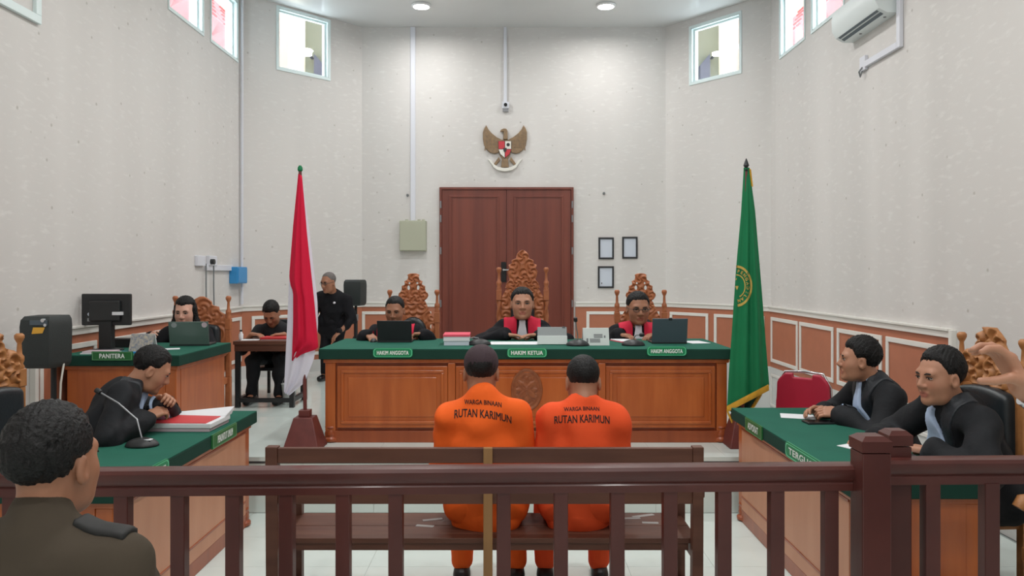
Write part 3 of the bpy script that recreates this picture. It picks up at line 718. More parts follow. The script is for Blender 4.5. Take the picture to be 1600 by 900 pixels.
def finial_post(t, x, y, z0, zb, zt, r, m, twist=False):
    """square block post with turned finial"""
    p = MB().box(x-r, x+r, y-r, y+r, zb-.10, zb).build('back_post', m, t, bev=.004)
    if twist:
        rings = []; n = 12; L = zb-.10-z0; K = int(L/.012)
        for i in range(K+1):
            z = z0+L*i/K; a0 = z*42
            rings.append([(x+r*(.82+.20*math.cos(2*(2*math.pi*k/n)-a0))*math.cos(2*math.pi*k/n), y+r*(.82+.20*math.cos(2*(2*math.pi*k/n)-a0))*math.sin(2*math.pi*k/n), z) for k in range(n)])
        MB().tube_rings(rings).build('twisted_shaft', m, p, smooth=60)
    else: MB().box(x-r*.85, x+r*.85, y-r*.85, y+r*.85, z0, zb-.10).build('post_shaft', m, p, bev=.004)
    h = zt-zb
    MB().lathe([(r*.9, 0), (r*1.0, h*.06), (r*.7, h*.14), (r*.95, h*.24), (r*.95, h*.34), (r*.55, h*.42), (r*.5, h*.55), (r*.42, h*.72), (r*.75, h*.8), (r*.98, h*.88), (r*.95, h*.95), (r*.6, h)], (x, y, zb), n=14).build('finial', m, p, smooth=50)
def chair_base(t, w, d, hs, m, leather=True, arms=True, hback=1.0):
    for sx_ in (-1, 1):
        MB().lathe([(.030, 0), (.036, .03), (.024, .06), (.032, hs*.45), (.026, hs*.6), (.036, hs*.8), (.036, hs-.06)], (sx_*(w/2-.03), -d+.04, 0), n=12).build('front_leg', m, t, smooth=50)
        MB().box(sx_*(w/2)-.024, sx_*(w/2)+.024, -.024, .024, 0, hs).build('rear_leg', m, t, bev=.003)
        if arms:
            MB().lathe([(.024, 0), (.03, .03), (.018, .07), (.034, .12), (.022, .17), (.024, .20)], (sx_*(w/2-.03), -d+.06, hs), n=12).build('arm_post', m, t, smooth=50)
            pts = [(sx_*(w/2-.005), -.03, hs+.24), (sx_*(w/2-.005), -d*.4, hs+.225), (sx_*(w/2-.02), -d+.08, hs+.225), (sx_*(w/2-.025), -d+.0, hs+.215), (sx_*(w/2-.025), -d-.02, hs+.185)]
            MB().tube(pts, [.024, .026, .03, .034, .028], 8).build('arm_rest', m, t, smooth=50)
    MB().box(-w/2+.0, w/2-.0, -d+.01, .02, hs-.06, hs).build('seat_frame', m, t, bev=.006)
    f = Fld((-w/2, -d, hs-.02), (w/2, .03, hs+.09), .012); X, Y, Z = f.grid()
    a = w/2-.03; b = d/2-.02; q = np.maximum(np.abs(X)-a+.03, 0)**2+np.maximum(np.abs(Y+d/2)-b+.03, 0)**2+np.maximum(np.abs(Z-hs-.025)-.005, 0)**2
    f.f = (np.sqrt(q)-.03).astype(np.float32); f.build('seat_cushion', 'leather', t)
def cushion_back(t, w, z0, z1, y, m='leather', arch=.06):
    f = Fld((-w/2-.03, y-.07, z0-.03), (w/2+.03, y+.05, z1+.03), .010); X, Y, Z = f.grid()
    zt = z1-arch*(X/(w/2))**2*1.4
    dx = np.abs(X)-w/2+.035; dz = np.maximum(z0+.035-Z, Z-zt+.035)
    q = np.maximum(dx, 0)**2+np.maximum(dz, 0)**2
    d = np.sqrt(q+np.maximum(np.abs(Y-y)-.012, 0)**2)-.032-.006*np.sin(np.clip((Z-z0)/(z1-z0), 0, 1)*math.pi)
    f.f = d.astype(np.float32); f.build('back_cushion', m, t)

def judge_chair(name, label, cat, loc, mtl='teak_red', tall=False, group=None):
    t = thing(name, label, cat, loc, 0, group); w = .444; hs = .30
    top = 1.30 if not tall else 1.518; ft = 1.145 if not tall else 1.356; bl = ft-.21
    for sx_ in (-1, 1): finial_post(t, sx_*w/2, 0, hs, bl, ft, .025, mtl, tall)
    zc = top-.26 if not tall else top-.33
    if not tall:
        prof = [(zc-.03, .105), (zc, .10), (zc+.02, .125), (zc+.05, .142), (zc+.075, .135), (zc+.085, .118), (zc+.12, .108), (zc+.14, .112), (zc+.155, .078), (zc+.185, .085), (zc+.20, .056), (zc+.23, .05), (zc+.245, .057), (zc+.258, .035), (top, .02)]
        carve(prof, zc-.03, top, .012, .012, [(0, zc+.05, 3), (.09, zc+.05, 2), (.08, zc+.12, -2), (0, zc+.20, 4), (.05, zc+.01, 2)], [(.045, zc+.125, .013, .022), (.037, zc+.168, .010, .010), (.118, zc+.005, .008, .008)]).build('carved_crest', mtl, t)
    else:
        prof = [(zc-.03, .165), (zc+.02, .15), (zc+.05, .12), (zc+.09, .135), (zc+.13, .142), (zc+.16, .122), (zc+.19, .135), (zc+.205, .10), (zc+.235, .105), (zc+.25, .062), (zc+.29, .055), (zc+.315, .035), (top, .012)]
        carve(prof, zc-.03, top, .012, .013, [(0, zc+.08, 3), (.09, zc+.12, 2), (.08, zc+.20, -2), (0, zc+.27, 4), (.10, zc+.0, 2), (.05, zc+.03, -3)]).build('carved_crest', mtl, t)
    # arched shoulders down to the posts, openwork sides
    z1 = zc+.0; z0 = hs+.10
    prof = [(z0, w/2-.02), (bl-.10, w/2-.022), (bl-.06, w/2-.03), (bl-.0, w/2-.065), (z1-.0, .11)] if bl < z1 else [(z0, w/2-.02), (z1-.10, w/2-.02), (z1, .12)]
    hl = [(.172, z0+.10+i*.075, .014, .024) for i in range(int((bl-z0-.15)/.075))] if not tall else []
    carve(prof, z0, z1, .011, .010, [(.17, z0+.06+i*.11, 2 if i % 2 else -2) for i in range(7)]+[(.10, z1-.05, 3), (0, z1-.02, 2)], hl).build('back_panel', mtl, t)
    cushion_back(t, .25 if not tall else .22, hs+.12, bl-.04 if not tall else bl+.0, -.02)
    chair_base(t, w, .38, hs, mtl)
    return t
CY = 7.22
c1 = judge_chair('carved_armchair', 'carved wooden armchair behind the judge with the black laptop', 'chair', (P(646, 0, CY).x, CY, PZ), group='carved judge chairs')
c2 = copy_tree(c1); c2.location = (P(1001, 0, CY).x, CY, PZ); c2['label'] = 'carved wooden armchair behind the judge with glasses'
judge_chair('carved_armchair', 'tallest carved wooden armchair with twisted posts before the double door', 'chair', (P(816.5, 0, CY).x, CY, PZ), tall=True, group='carved judge chairs')

def side_chair(label, loc, rz, mtl='teak', w=.49, top=1.44, ft=1.36, group=None, red=False):
    t = thing('carved_armchair', label, 'chair', loc, rz, group); hs = .44
    bl = ft-.20
    for sx_ in (-1, 1): finial_post(t, sx_*w/2, 0, hs, bl, ft, .027, mtl)
    zc = bl-.02
    prof = [(zc-.12, w/2-.02), (zc+.09, w/2-.022), (zc+.11, w/2-.05), (zc+.13, w/2-.06), (zc+.145, .13), (zc+.18, .105), (zc+.20, .11), (zc+.22, .09), (zc+.245, .06), (top-bl+zc, .02)]
    carve(prof, zc-.06, zc+.265, .012, .018, [(0, zc+.15, 3), (.15, zc+.06, 2), (.08, zc+.09, -2), (.06, zc+.18, 3), (0, zc+.03, 2), (.19, zc+.0, -3), (.10, zc-.02, 2)], freq=95).build('carved_crest', mtl, t)
    MB().box(-w/2+.02, w/2-.02, -.014, .014, hs+.08, zc-.055).build('back_panel', mtl, t, bev=.004)
    cushion_back(t, w-.09, hs+.10, zc-.05, -.03, arch=.02)
    chair_base(t, w, .38, hs, mtl); return t
side_chair('carved teak armchair behind the smiling advocate', (2.62, 4.20, 0), math.radians(-90+4), group='carved side chairs')
side_chair('carved teak armchair beside the gate leaf at the end of the advocate desk', (2.72, 3.30, 0), math.radians(-90), group='carved side chairs')
side_chair('carved teak armchair with black leather back behind the bowed prosecutor', (-2.80, 4.10, 0), math.radians(90-3), group='carved side chairs')
# clerk chair
CCY = 7.12; cc = thing('carved_armchair', 'carved wooden armchair behind the long-haired clerk', 'chair', (P(315.5, 0, CCY).x, CCY, PZ)); w = 83*CCY/F; mtl = 'teak_red'; hs = .34
for sx_ in (-1, 1): finial_post(cc, sx_*w/2, 0, hs, .88, 1.09, .026, mtl)
zc = .86
carve([(zc-.30, w/2-.02), (zc+.02, w/2-.02), (zc+.06, w/2-.03), (zc+.09, .165), (zc+.13, .16), (zc+.145, .10), (zc+.18, .09), (zc+.21, .05), (zc+.225, .02)], zc-.30, zc+.225, .012, .009, [(0, zc+.12, 3), (.12, zc+.06, 2), (.07, zc-.0, -2), (.14, zc-.10, 3), (0, zc-.05, 2), (.07, zc-.16, -3), (0, zc-.2, 2)], [(.192, zc+.04, .01, .012)]).build('carved_crest', mtl, cc)
MB().box(-w/2+.02, w/2-.02, -.012, .012, hs+.06, zc-.29).build('back_panel', mtl, cc); cushion_back(cc, .36, hs+.10, zc-.02, -.03, arch=.02); chair_base(cc, w, .44, hs, mtl)
# red banquet chair by the right wall
t = thing('banquet_chair', 'red padded stacking chair with chrome frame by the right wall', 'chair', (2.33, 6.15, 0), math.radians(-38))
f = Fld((-.26, -.06, .44), (.26, .06, .94), .010); X, Y, Z = f.grid(); wv = .20+.02*np.clip((.9-Z)/.45, 0, 1)-.06*np.clip((Z-.80)/.09, 0, 1)**2
d = np.maximum(np.abs(X)-wv, np.maximum(.46-Z, Z-.895)); d = np.maximum(d, -(np.maximum(np.abs(X)-.075, .865+.0*Z-Z)+np.where(Z > .865, 0.0, 0)))
f.f = np.maximum(d, np.abs(Y)-.02).astype(np.float32); f.build('backrest', 'vinyl_red', t)
MB().tube([(-.225, .02, 0), (-.225, .03, .46), (-.205, .028, .80), (-.15, .026, .90), (0, .026, .91), (.15, .026, .90), (.205, .028, .80), (.225, .03, .46), (.225, .02, 0)], .011, 8).build('back_frame', 'chrome', t, smooth=50)
f = Fld((-.25, -.46, .42), (.25, .02, .52), .012); X, Y, Z = f.grid(); q = np.maximum(np.abs(X)-.19, 0)**2+np.maximum(np.abs(Y+.22)-.18, 0)**2+np.maximum(np.abs(Z-.465)-.008, 0)**2; f.f = (np.sqrt(q)-.028).astype(np.float32); f.build('seat', 'vinyl_red', t)
for sx_ in (-1, 1): MB().tube([(sx_*.215, -.42, 0), (sx_*.205, -.40, .44), (sx_*.21, .0, .45)], .011, 8).build('front_leg', 'chrome', t, smooth=50)

# ------------------------------------------------------------------ people
def A(*v): return np.array(v if len(v) > 1 else v[0], float)
def un(v): v = np.asarray(v, float); return v/np.linalg.norm(v)
def ik(a, b, l1, l2, hint):
    d = b-a; L = np.linalg.norm(d)
    if L > (l1+l2)*.995: b = a+d/L*(l1+l2)*.995; d = b-a; L = np.linalg.norm(d)
    x = (l1*l1-l2*l2+L*L)/(2*L); h = math.sqrt(max(l1*l1-x*x, 0)); e = d/L
    p = np.asarray(hint, float); p = p-e*(p@e); p = un(p); return a+e*x+p*h, b
def hand_prims(w, d, n, side, s, curl=.5, spread=.10, thumb=.6, pinch=0):
    """w wrist, d finger direction, n palm normal (towards what is held), side vector points to the thumb; returns capsule list"""
    d = un(d); n = un(n-d*(n@d)); l = np.cross(d, n); l = l if l@side > 0 else -l; P_ = []
    kn = []
    for i, (o, L) in enumerate(((.031, .072), (.0105, .080), (-.0105, .074), (-.030, .058))):
        k0 = w+(d*.088-n*.0+l*o*.98-d*abs(o-.005)*.22)*s; P_.append((w+(d*.008+l*o*.55)*s, k0, .0150*s, .0125*s, .012)); kn.append((k0, L, o))
    for k0, L, o in kn:
        p = k0; a = curl*.55; dd = d
        for j, fr in enumerate((.45, .31, .24)):
            ang = a+curl*(.75, .75, .55)[j]*(j > 0)
            a = ang if j else a
            dd = un(d*math.cos(a)+n*math.sin(a)+l*o*spread*9*(1-curl*.6)); q = p+dd*L*fr*s*1.08
            P_.append((p, q, (.0102, .0092, .0082)[j]*s, (.0092, .0084, .0070)[j]*s, .004)); p = q
    b = w+(d*.022+l*.026)*s; m = b+(d*.028+l*.026*thumb/.6+n*.016)*s; e = m+(d*.030+l*.006+n*.012)*s; g = e+(d*.024-l*.004+n*.006)*s
    if pinch: m = b+(d*.022+l*.016+n*.030)*s; e = m+(d*.008+n*.034-l*.006)*s; g = e+(d*.012+n*.026-l*.008)*s
    P_ += [(b, m, .0165*s, .0130*s, .012), (m, e, .0125*s, .0105*s, .004), (e, g, .0105*s, .0085*s, .004)]
    return P_
def wr(f, amp, seed, dirs=None):
    """cloth folds: small ripples added to the field"""
    r = random.Random(seed); X, Y, Z = f.grid(); q = 0
    for i in range(5):
        k = 18+r.random()*42; a = r.random()*6.28; b = (r.random()-.5)*1.6; c = np.array([math.cos(a)*math.cos(b), math.sin(a)*math.cos(b), math.sin(b)])*k
        q = q+np.sin(X*c[0]+Y*c[1]+Z*c[2]+r.random()*6+1.2*np.sin(Z*9+i+X*7))*(1.0 if i < 3 else .6)
    f.f += (amp*.4*q).astype(np.float32)

class Person:
    def __init__(s, label, base, yaw, hip, neck, head, hyaw=None, hpitch=0.0, hroll=0.0, sc=1.0, hs=1.0, skin='skin', group=None,
                 wrists=None, hands=None, legs='sit', floor=0.0, bw=1.0, belly=0.0, res=.012, fres=.0055, legdir=0.0, elbow=None, mouth=0.0, shd=.080, fw=1.0):
        s.fw = fw; s.t = thing('person', label, 'person', base, 0, group); s.o = V(base); s.sc = sc; s.hs = hs; s.skin = skin; s.res = res; s.fres = fres; s.bw = bw; s.belly = belly
        a = math.radians(yaw); s.f0 = A(-math.sin(a), math.cos(a), 0); s.r0 = A(math.cos(a), math.sin(a), 0)
        s.hip = A(*hip); s.neck = A(*neck); s.up = un(s.neck-s.hip); s.r = un(s.r0-s.up*(s.r0@s.up)); s.f = np.cross(s.up, s.r)
        s.head = A(*head); hy = math.radians(yaw if hyaw is None else hyaw); hp = math.radians(hpitch)
        hf = A(-math.sin(hy)*math.cos(hp), math.cos(hy)*math.cos(hp), math.sin(hp)); hr = A(math.cos(hy), math.sin(hy), 0); hu = np.cross(hr, hf)
        rr = math.radians(hroll); hr, hu = hr*math.cos(rr)+hu*math.sin(rr), hu*math.cos(rr)-hr*math.sin(rr)
        s.H = np.stack([hr, hf, hu], 1)          # columns right, forward, up
        k = sc; s.sh = {+1: s.neck-s.up*shd*k+s.r*.156*k*bw, -1: s.neck-s.up*shd*k-s.r*.156*k*bw}
        wrists = wrists or {}; s.wr = {}; s.el = {}; s.hd = {}
        for sd in (1, -1):
            w = A(*wrists[sd]) if sd in wrists else s.sh[sd]+A(0, 0, -.47*k)+s.f0*.08+s.r0*sd*.06
            hint = (elbow or {}).get(sd, s.r0*sd*.7-s.f0*.35+A(0, 0, -.8)); s.el[sd], s.wr[sd] = ik(s.sh[sd], w, .275*k, .255*k, hint)
            hd = (hands or {}).get(sd, {}); dd = A(hd.get('d', s.wr[sd]-s.el[sd])); nn = A(hd.get('n', A(0, 0, -1) if abs(un(dd)[2]) < .8 else -s.r0*sd))
            s.hd[sd] = hand_prims(s.wr[sd], dd, nn, A(hd.get('side', -s.r0*sd)), k, hd.get('curl', .5), hd.get('spread', .1), pinch=hd.get('pinch', 0))
        fd = A(-math.sin(a+math.radians(legdir)), math.cos(a+math.radians(legdir)), 0); rd = A(fd[1], -fd[0], 0)
        s.hj, s.kn, s.an, s.toe = {}, {}, {}, {}
        for sd in (1, -1):
            h = s.hip+rd*sd*.085*k; s.hj[sd] = h
            if legs == 'sit':
                kn = h+fd*.40*k+rd*sd*.05+A(0, 0, -.015); an = A(kn[0], kn[1], floor+.075)+fd*(.02 if not isinstance(floor, tuple) else 0)+rd*sd*.01
                if kn[2]-an[2] < .2: an = an+fd*.16
            else:
                kn = h+A(0, 0, -(h[2]-floor)*.47)+fd*.02; an = A(h[0], h[1], floor+.075)+rd*sd*.02
            s.kn[sd], s.an[sd] = kn, an; s.toe[sd] = an+fd*.15*k+A(0, 0, -.045)
        s.body()
    def hp(s, x, y, z): return s.head+s.H@(A(x*s.fw, y, z)*s.hs)
    def bounds(s, m=.14, head=True, low=None):
        pts = [s.hip, s.neck]+list(s.sh.values())+list(s.el.values())+list(s.wr.values())+list(s.kn.values())+list(s.toe.values())+list(s.an.values())
        if head: pts += [s.hp(0, 0, .02), s.hp(0, 0, -.02)]
        for sd in (1, -1): pts += [p[1] for p in s.hd[sd]]
        pts = np.array(pts); lo = pts.min(0)-m; hi = pts.max(0)+m
        lo[2] = max(lo[2], pts[:, 2].min()-.06) if not head else lo[2]; return lo, hi
    def headprims(s, f, k):
        c = lambda x, y, z: s.hp(x, y, z); E = lambda ct, r, kk=.02, op='u': f.ell(c(*ct), [r[0]*k*s.fw, r[1]*k, r[2]*k], s.H, kk*k, op); C = lambda a, b, r1, r2=None, kk=.015, op='u': f.cap(c(*a), c(*b), r1*k, (r1 if r2 is None else r2)*k, kk*k, op)
        E((0, -.016, .034), (.074, .093, .082), .03); E((0, .026, -.030), (.061, .062, .083), .04)
        E((.034, .040, -.034), (.030, .034, .036), .03); E((-.034, .040, -.034), (.030, .034, .036), .03)
        C((-.030, .030, -.088), (.030, .030, -.088), .030, None, .03); E((0, .070, -.102), (.023, .020, .020), .03)
        C((-.036, .072, .020), (.036, .072, .020), .0135, None, .02)
        for sx_ in (1, -1):
            E((sx_*.031, .094, .001), (.017, .014, .011), .012, 's'); E((sx_*.0765, -.008, -.014), (.009, .020, .033), .008)
            E((sx_*.083, .000, -.010), (.006, .010, .018), .006, 's'); E((sx_*.0125, .0925, -.036), (.0095, .010, .0085), .008)
        C((0, .083, .010), (0, .1045, -.030), .0085, .0115, .014); C((0, .09, -.046), (0, .088, -.060), .008, None, .014)
        C((-.018, .0815, -.066), (.018, .0815, -.066), .0075, None, .008); C((-.014, .081, -.0765), (.014, .081, -.0765), .0080, None, .008)
        C((-.022, .0925, -.0712), (.022, .0925, -.0712), .0034, None, .003, 's')
    def body(s):
        k = s.sc; lo, hi = s.bounds(); fine = [(s.head, .125*s.hs)]+[(np.mean([p[1] for p in s.hd[sd]], 0), .085) for sd in (1, -1)]
        f = Fld(lo, hi, s.res, fine, s.fres); w = s.bw
        f.cap(s.hj[1], s.hj[-1], .095*k, k=.04); m = s.hip+s.up*.24*k; c = s.neck-s.up*.12*k
        f.cap(s.hip+s.up*.03, m, .115*k*w, .115*k*w, .05, flat=(s.f, .72)); f.cap(m, c, .115*k*w, .12*k*w, .05, flat=(s.f, .70))
        f.cap(s.sh[1], s.sh[-1], .05*k, k=.04)
        for sd in (1, -1):
            f.cap(s.neck-s.up*.01, s.sh[sd], .042*k, .04*k, .03); f.cap(s.sh[sd], s.el[sd], .050*k*w, .038*k, .02); f.cap(s.el[sd], s.wr[sd], .039*k, .026*k, .015)
            f.cap(s.hj[sd], s.kn[sd], .075*k, .05*k, .03); f.cap(s.kn[sd], s.an[sd], .05*k, .034*k, .02); f.cap(s.an[sd], s.toe[sd], .034*k, .026*k, .02)
            for (a, b, r1, r2, kk) in s.hd[sd]: f.cap(a, b, r1, r2, kk)
        f.cap(s.neck-s.up*.04, s.hp(0, -.028, -.055), .058*k, .054*s.hs, .02)
        s.headprims(f, s.hs)
        v, q = f.surf(); s.bo = np_mesh('body', v, q, s.skin, s.t, s.o)
        # lips, brow and cheek tints of the skin itself
        L = (v-s.head.astype(np.float32))@s.H/s.hs/np.array([s.fw, 1, 1], np.float32); tint = np.ones((len(v), 4), np.float32)
        lips = np.clip(1.35-np.sqrt((L[:, 0]/.021)**2+((L[:, 2]+.0715)/.0125)**2), 0, .35)/.35*(L[:, 1] > .06); tint[:, 0] -= .12*lips; tint[:, 1] -= .38*lips; tint[:, 2] -= .30*lips
        ck = np.exp(-(((np.abs(L[:, 0])-.038)/.022)**2+((L[:, 2]+.03)/.02)**2))*(L[:, 1] > .03); tint[:, 1] -= .10*ck; tint[:, 2] -= .08*ck
        at = s.bo.data.attributes.new('tint', 'FLOAT_COLOR', 'POINT'); at.data.foreach_set('color', tint.ravel())
        # eyes and brows
        for sx_ in (1, -1):
            mb = MB(); R = Matrix([list(r) for r in s.H]); mb.ball(s.hp(sx_*.031, .0775, .0005), V((.0145, .0085, .0050))*s.hs, 12, 8, R); mb.mi = 1; mb.ball(s.hp(sx_*.031, .0825, .0), V((.0060, .0045, .0049))*s.hs, 10, 6, R)
            mb.build('eye', ['eye_white', 'iris'], s.t, True, off=s.o)
            MB().tube([s.hp(sx_*.013, .0895, .0165), s.hp(sx_*.026, .0895, .0215), s.hp(sx_*.040, .083, .021), s.hp(sx_*.050, .074, .015)], [.0025*s.hs, .0040*s.hs, .0038*s.hs, .0018*s.hs], 6).build('eyebrow', 'hair', s.t, True, off=s.o)
            MB().tube([s.hp(sx_*.017, .0845, .0035), s.hp(sx_*.031, .0890, .0062), s.hp(sx_*.046, .0815, .0030)], .0022*s.hs, 6).build('eyelid', 'hair', s.t, True, off=s.o)
    def hair(s, m='hair', fr=.070, slope=.75, vol=1.0, nape=-.055, long=False, top=1.0, burnz=-.014):
        k = s.hs; lo = s.head-.17*k; hi = s.head+.17*k
        if long: lo = lo-A(0, 0, .2)
        f = Fld(lo, hi, .0052); f.ell(s.hp(0, -.018, .036), [(.074*s.fw+.0065*vol)*k, (.093+.008*vol)*k, (.082+.011*vol*top)*k], s.H, .01)
        if long:
            for sx_ in (1, -1): f.cap(s.hp(sx_*.070, -.01, .02), s.hp(sx_*.085, -.012, -.10), .022*k, .028*k, .03); f.cap(s.hp(sx_*.085, -.012, -.10), s.hp(sx_*.095, .0, -.22), .03*k, .02*k, .03)
            f.cap(s.hp(0, -.075, .0), s.hp(0, -.085, -.2), .06*k, .05*k, .04)
        X, Y, Z = f.grid(); q = [X-s.head[0], Y-s.head[1], Z-s.head[2]]
        lx, ly, lz = [(q[0]*s.H[0, i]+q[1]*s.H[1, i]+q[2]*s.H[2, i])/k for i in range(3)]
        jit = .0035*np.sin(330*lx+2*np.sin(90*lx))+.002*np.sin(700*lx+1)
        zl = (fr+slope*(ly-.085) if long else fr-.2*(.085-ly)-2.6*np.maximum(.044-ly, 0))+jit
        if long: cut = np.minimum(zl+.6*np.abs(lx)-.012-lz, np.maximum(ly-.048, .056-np.abs(lx)+.25*np.maximum(lz, 0)))
        else:
            jz = .003*np.sin(300*ly)+.002*np.sin(500*lx); side = np.maximum(ly+.018, nape-lz+jz); burn = np.maximum(np.abs(ly-.014)-.012, burnz-lz+jz)   # behind the ears, and the sideburns
            cut = np.minimum(np.minimum(np.maximum(zl-lz, .006-lz), side), burn)
        edge = 1-np.clip(-cut/(.040 if not long else .02), 0, 1)
        strand = .0022*np.sin(170*lx+40*np.sin(22*ly+9*lz)+25*lz)*np.sin(60*ly+70*lz+3*np.sin(60*lx))+.0012*np.sin(420*lx+200*ly)
        low = np.clip((.03-lz)/.06, 0, 1)*(0 if long else 1)
        f.f = f.f+((edge**2*.0075*vol+low*.004*vol+strand*vol)*k).astype(np.float32)
        f.f = np.maximum(f.f, (cut*k).astype(np.float32)*.8)
        return f.build('hair', m, s.t, s.o)
    def garment(s, name, m, kind='robe', seed=1, amp=.013, sleeve=1.0, res=.010, collar=.0):
        k = s.sc; w = s.bw; lo, hi = s.bounds(.16, False); f = Fld(lo, hi, res); s.gf(f, kind, sleeve, collar); wr(f, amp, seed)
        if collar or True: pass
        return f.build(name, m, s.t, s.o)
    def gf(s, f, kind, sleeve=1.0, collar=0.0):
        k = s.sc; w = s.bw; m = s.hip+s.up*.24*k; c = s.neck-s.up*.13*k; wide = kind == 'robe'
        if kind in ('robe', 'shirt'):
            f.cap(s.hip-s.up*(.045 if kind == 'shirt' else 0), m, (.166 if kind == 'shirt' else .150)*k*w, .146*k*w, .05, flat=(s.f, .76)); f.cap(m, c, .146*k*w, .150*k*w, .05, flat=(s.f, .72))
            if s.belly: f.ell(m-s.up*.06+s.f*.05, [.14*k, .12*k, .14*k], np.stack([s.r, s.f, s.up], 1), .06)
            f.cap(s.sh[1], s.sh[-1], .064*k, k=.05); f.cap(c, s.neck-s.up*(.012 if wide else .008)*k-s.f*(.0 if wide else .008), .085*k, .070*k, .03)
            for sd in (1, -1):
                f.cap(s.neck-s.up*.020*k, s.sh[sd]+s.up*.012*k, .056*k, .054*k, .03)
                f.cap(s.sh[sd], s.el[sd], .070*k*w, (.066 if wide else .058)*k, .03)
                e = s.el[sd]; b = e+(s.wr[sd]-e)*sleeve*.93
                if sleeve > .2: f.cap(e, b, (.066 if wide else .055)*k, (.060 if wide else .042)*k, .03)
            if collar:
                f.cap(s.neck-s.up*.03, s.neck+s.up*collar+s.f*.0, .070*k, .066*k, .012)
            # clean neckline
            f.cap(s.neck+s.up*(.012 if wide else .040)+s.f*(0 if wide else .02), s.neck+s.up*.2+s.f*(.04 if wide else .10), (.060 if wide else .052)*k, .09*k, .012, 's') if not collar else None
        if kind in ('robe', 'trousers'):
            f.cap(s.hj[1], s.hj[-1], .118*k*min(w, 1.08), k=.05)
            for sd in (1, -1):
                f.cap(s.hj[sd], s.kn[sd], .098*k, .074*k, .04); f.cap(s.kn[sd], s.kn[sd]+(s.an[sd]-s.kn[sd])*(.75 if wide else .9), .074*k, (.085 if wide else .058)*k, .03)
    def layer(s, name, m, region, thick=.006, kind='robe', seed=1, amp=.013, lift=.0, res=.0065, ext=.20, sleeve=1.0, collar=0.0):
        """piece of cloth lying on the garment where region(x right, y forward, z up from the neck) < 0"""
        k = s.sc; lo = s.neck-ext-.02; hi = s.neck+ext; lo[2] = s.neck[2]-.42*k; hi[2] = s.neck[2]+.09
        f = Fld(lo, hi, res); s.gf(f, kind, sleeve, collar); wr(f, amp, seed); X, Y, Z = f.grid(); q = [X-s.neck[0], Y-s.neck[1], Z-s.neck[2]]
        ax = [s.r, s.f, s.up]; x, y, z = [(q[0]*a[0]+q[1]*a[1]+q[2]*a[2])/k for a in ax]
        f.f = np.maximum(np.maximum(f.f-(thick+lift), -(f.f+.006)), (region(x, y, z)*k).astype(np.float32)).astype(np.float32)
        return f.build(name, m, s.t, s.o)
    def shoes(s, m='black_gloss', part='shoe'):
        for sd in (1, -1):
            f = Fld(np.minimum(s.an[sd], s.toe[sd])-.12, np.maximum(s.an[sd], s.toe[sd])+.12, .008); d = un(s.toe[sd]-s.an[sd]); d = un(A(d[0], d[1], 0)); b = s.an[sd]+A(0, 0, -.028)
            f.cap(b-d*.04, b+d*.16*s.sc+A(0, 0, -.012), .043, .037, .02); f.cap(b-d*.02, b+A(0, 0, .03), .044, .042, .02)
            X, Y, Z = f.grid(); f.f = np.maximum(f.f, (s.an[sd][2]-.072-Z)).astype(np.float32); f.build(part, m, s.t, s.o)
    def glasses(s, m='black_plastic'):
        mb = MB()
        for sx_ in (1, -1):
            mb.tube([s.hp(sx_*.031+.021*math.cos(a), .096-.10*(.021*math.cos(a)*sx_)**1*0-abs(sx_*.031+.021*math.cos(a))*.10, .0+.015*math.sin(a)) for a in [i*math.pi/8 for i in range(17)]], .0020*s.hs, 6, False)
            mb.tube([s.hp(sx_*.052, .090, .004), s.hp(sx_*.072, .06, .004), s.hp(sx_*.080, -.01, .004)], .0020*s.hs, 6)
        mb.tube([s.hp(-.010, .097, .003), s.hp(0, .100, .005), s.hp(.010, .097, .003)], .0020*s.hs, 6); mb.build('glasses', m, s.t, True, off=s.o)

def vest(x, y, z):     # red breast panels of the judges
    ax = np.abs(x); a = ax-(.158-.03*np.clip(-z/.3, 0, 1)); b = np.where(z > -.14, .046-(z+.0)*.02, .040)-ax
    return np.maximum(np.maximum(a, b), np.maximum(-.035-y, -.40-z))
def jabot(x, y, z): return np.maximum(np.maximum(np.abs(x)-(.026+.055*np.clip((-z-.0)/.30, 0, 1)), -y), np.maximum(z-.03, -.34-z))
def lapel(x, y, z): return np.maximum(np.maximum(np.abs(np.abs(x)-.085+.08*np.clip(-z, 0, .3))-.030, -.06-y), -.40-z)
def ringc(x, y, z): return np.maximum(np.abs(np.sqrt(x*x+y*y*.9)-.070)-.007, np.maximum(-.035-z, -y-.03))
def bef(x, y, z): return np.maximum(np.maximum(np.abs(x)-(.020+.085*np.clip((-z-.02)/.28, 0, 1)), -y), np.maximum(z-.01, -.31-z))

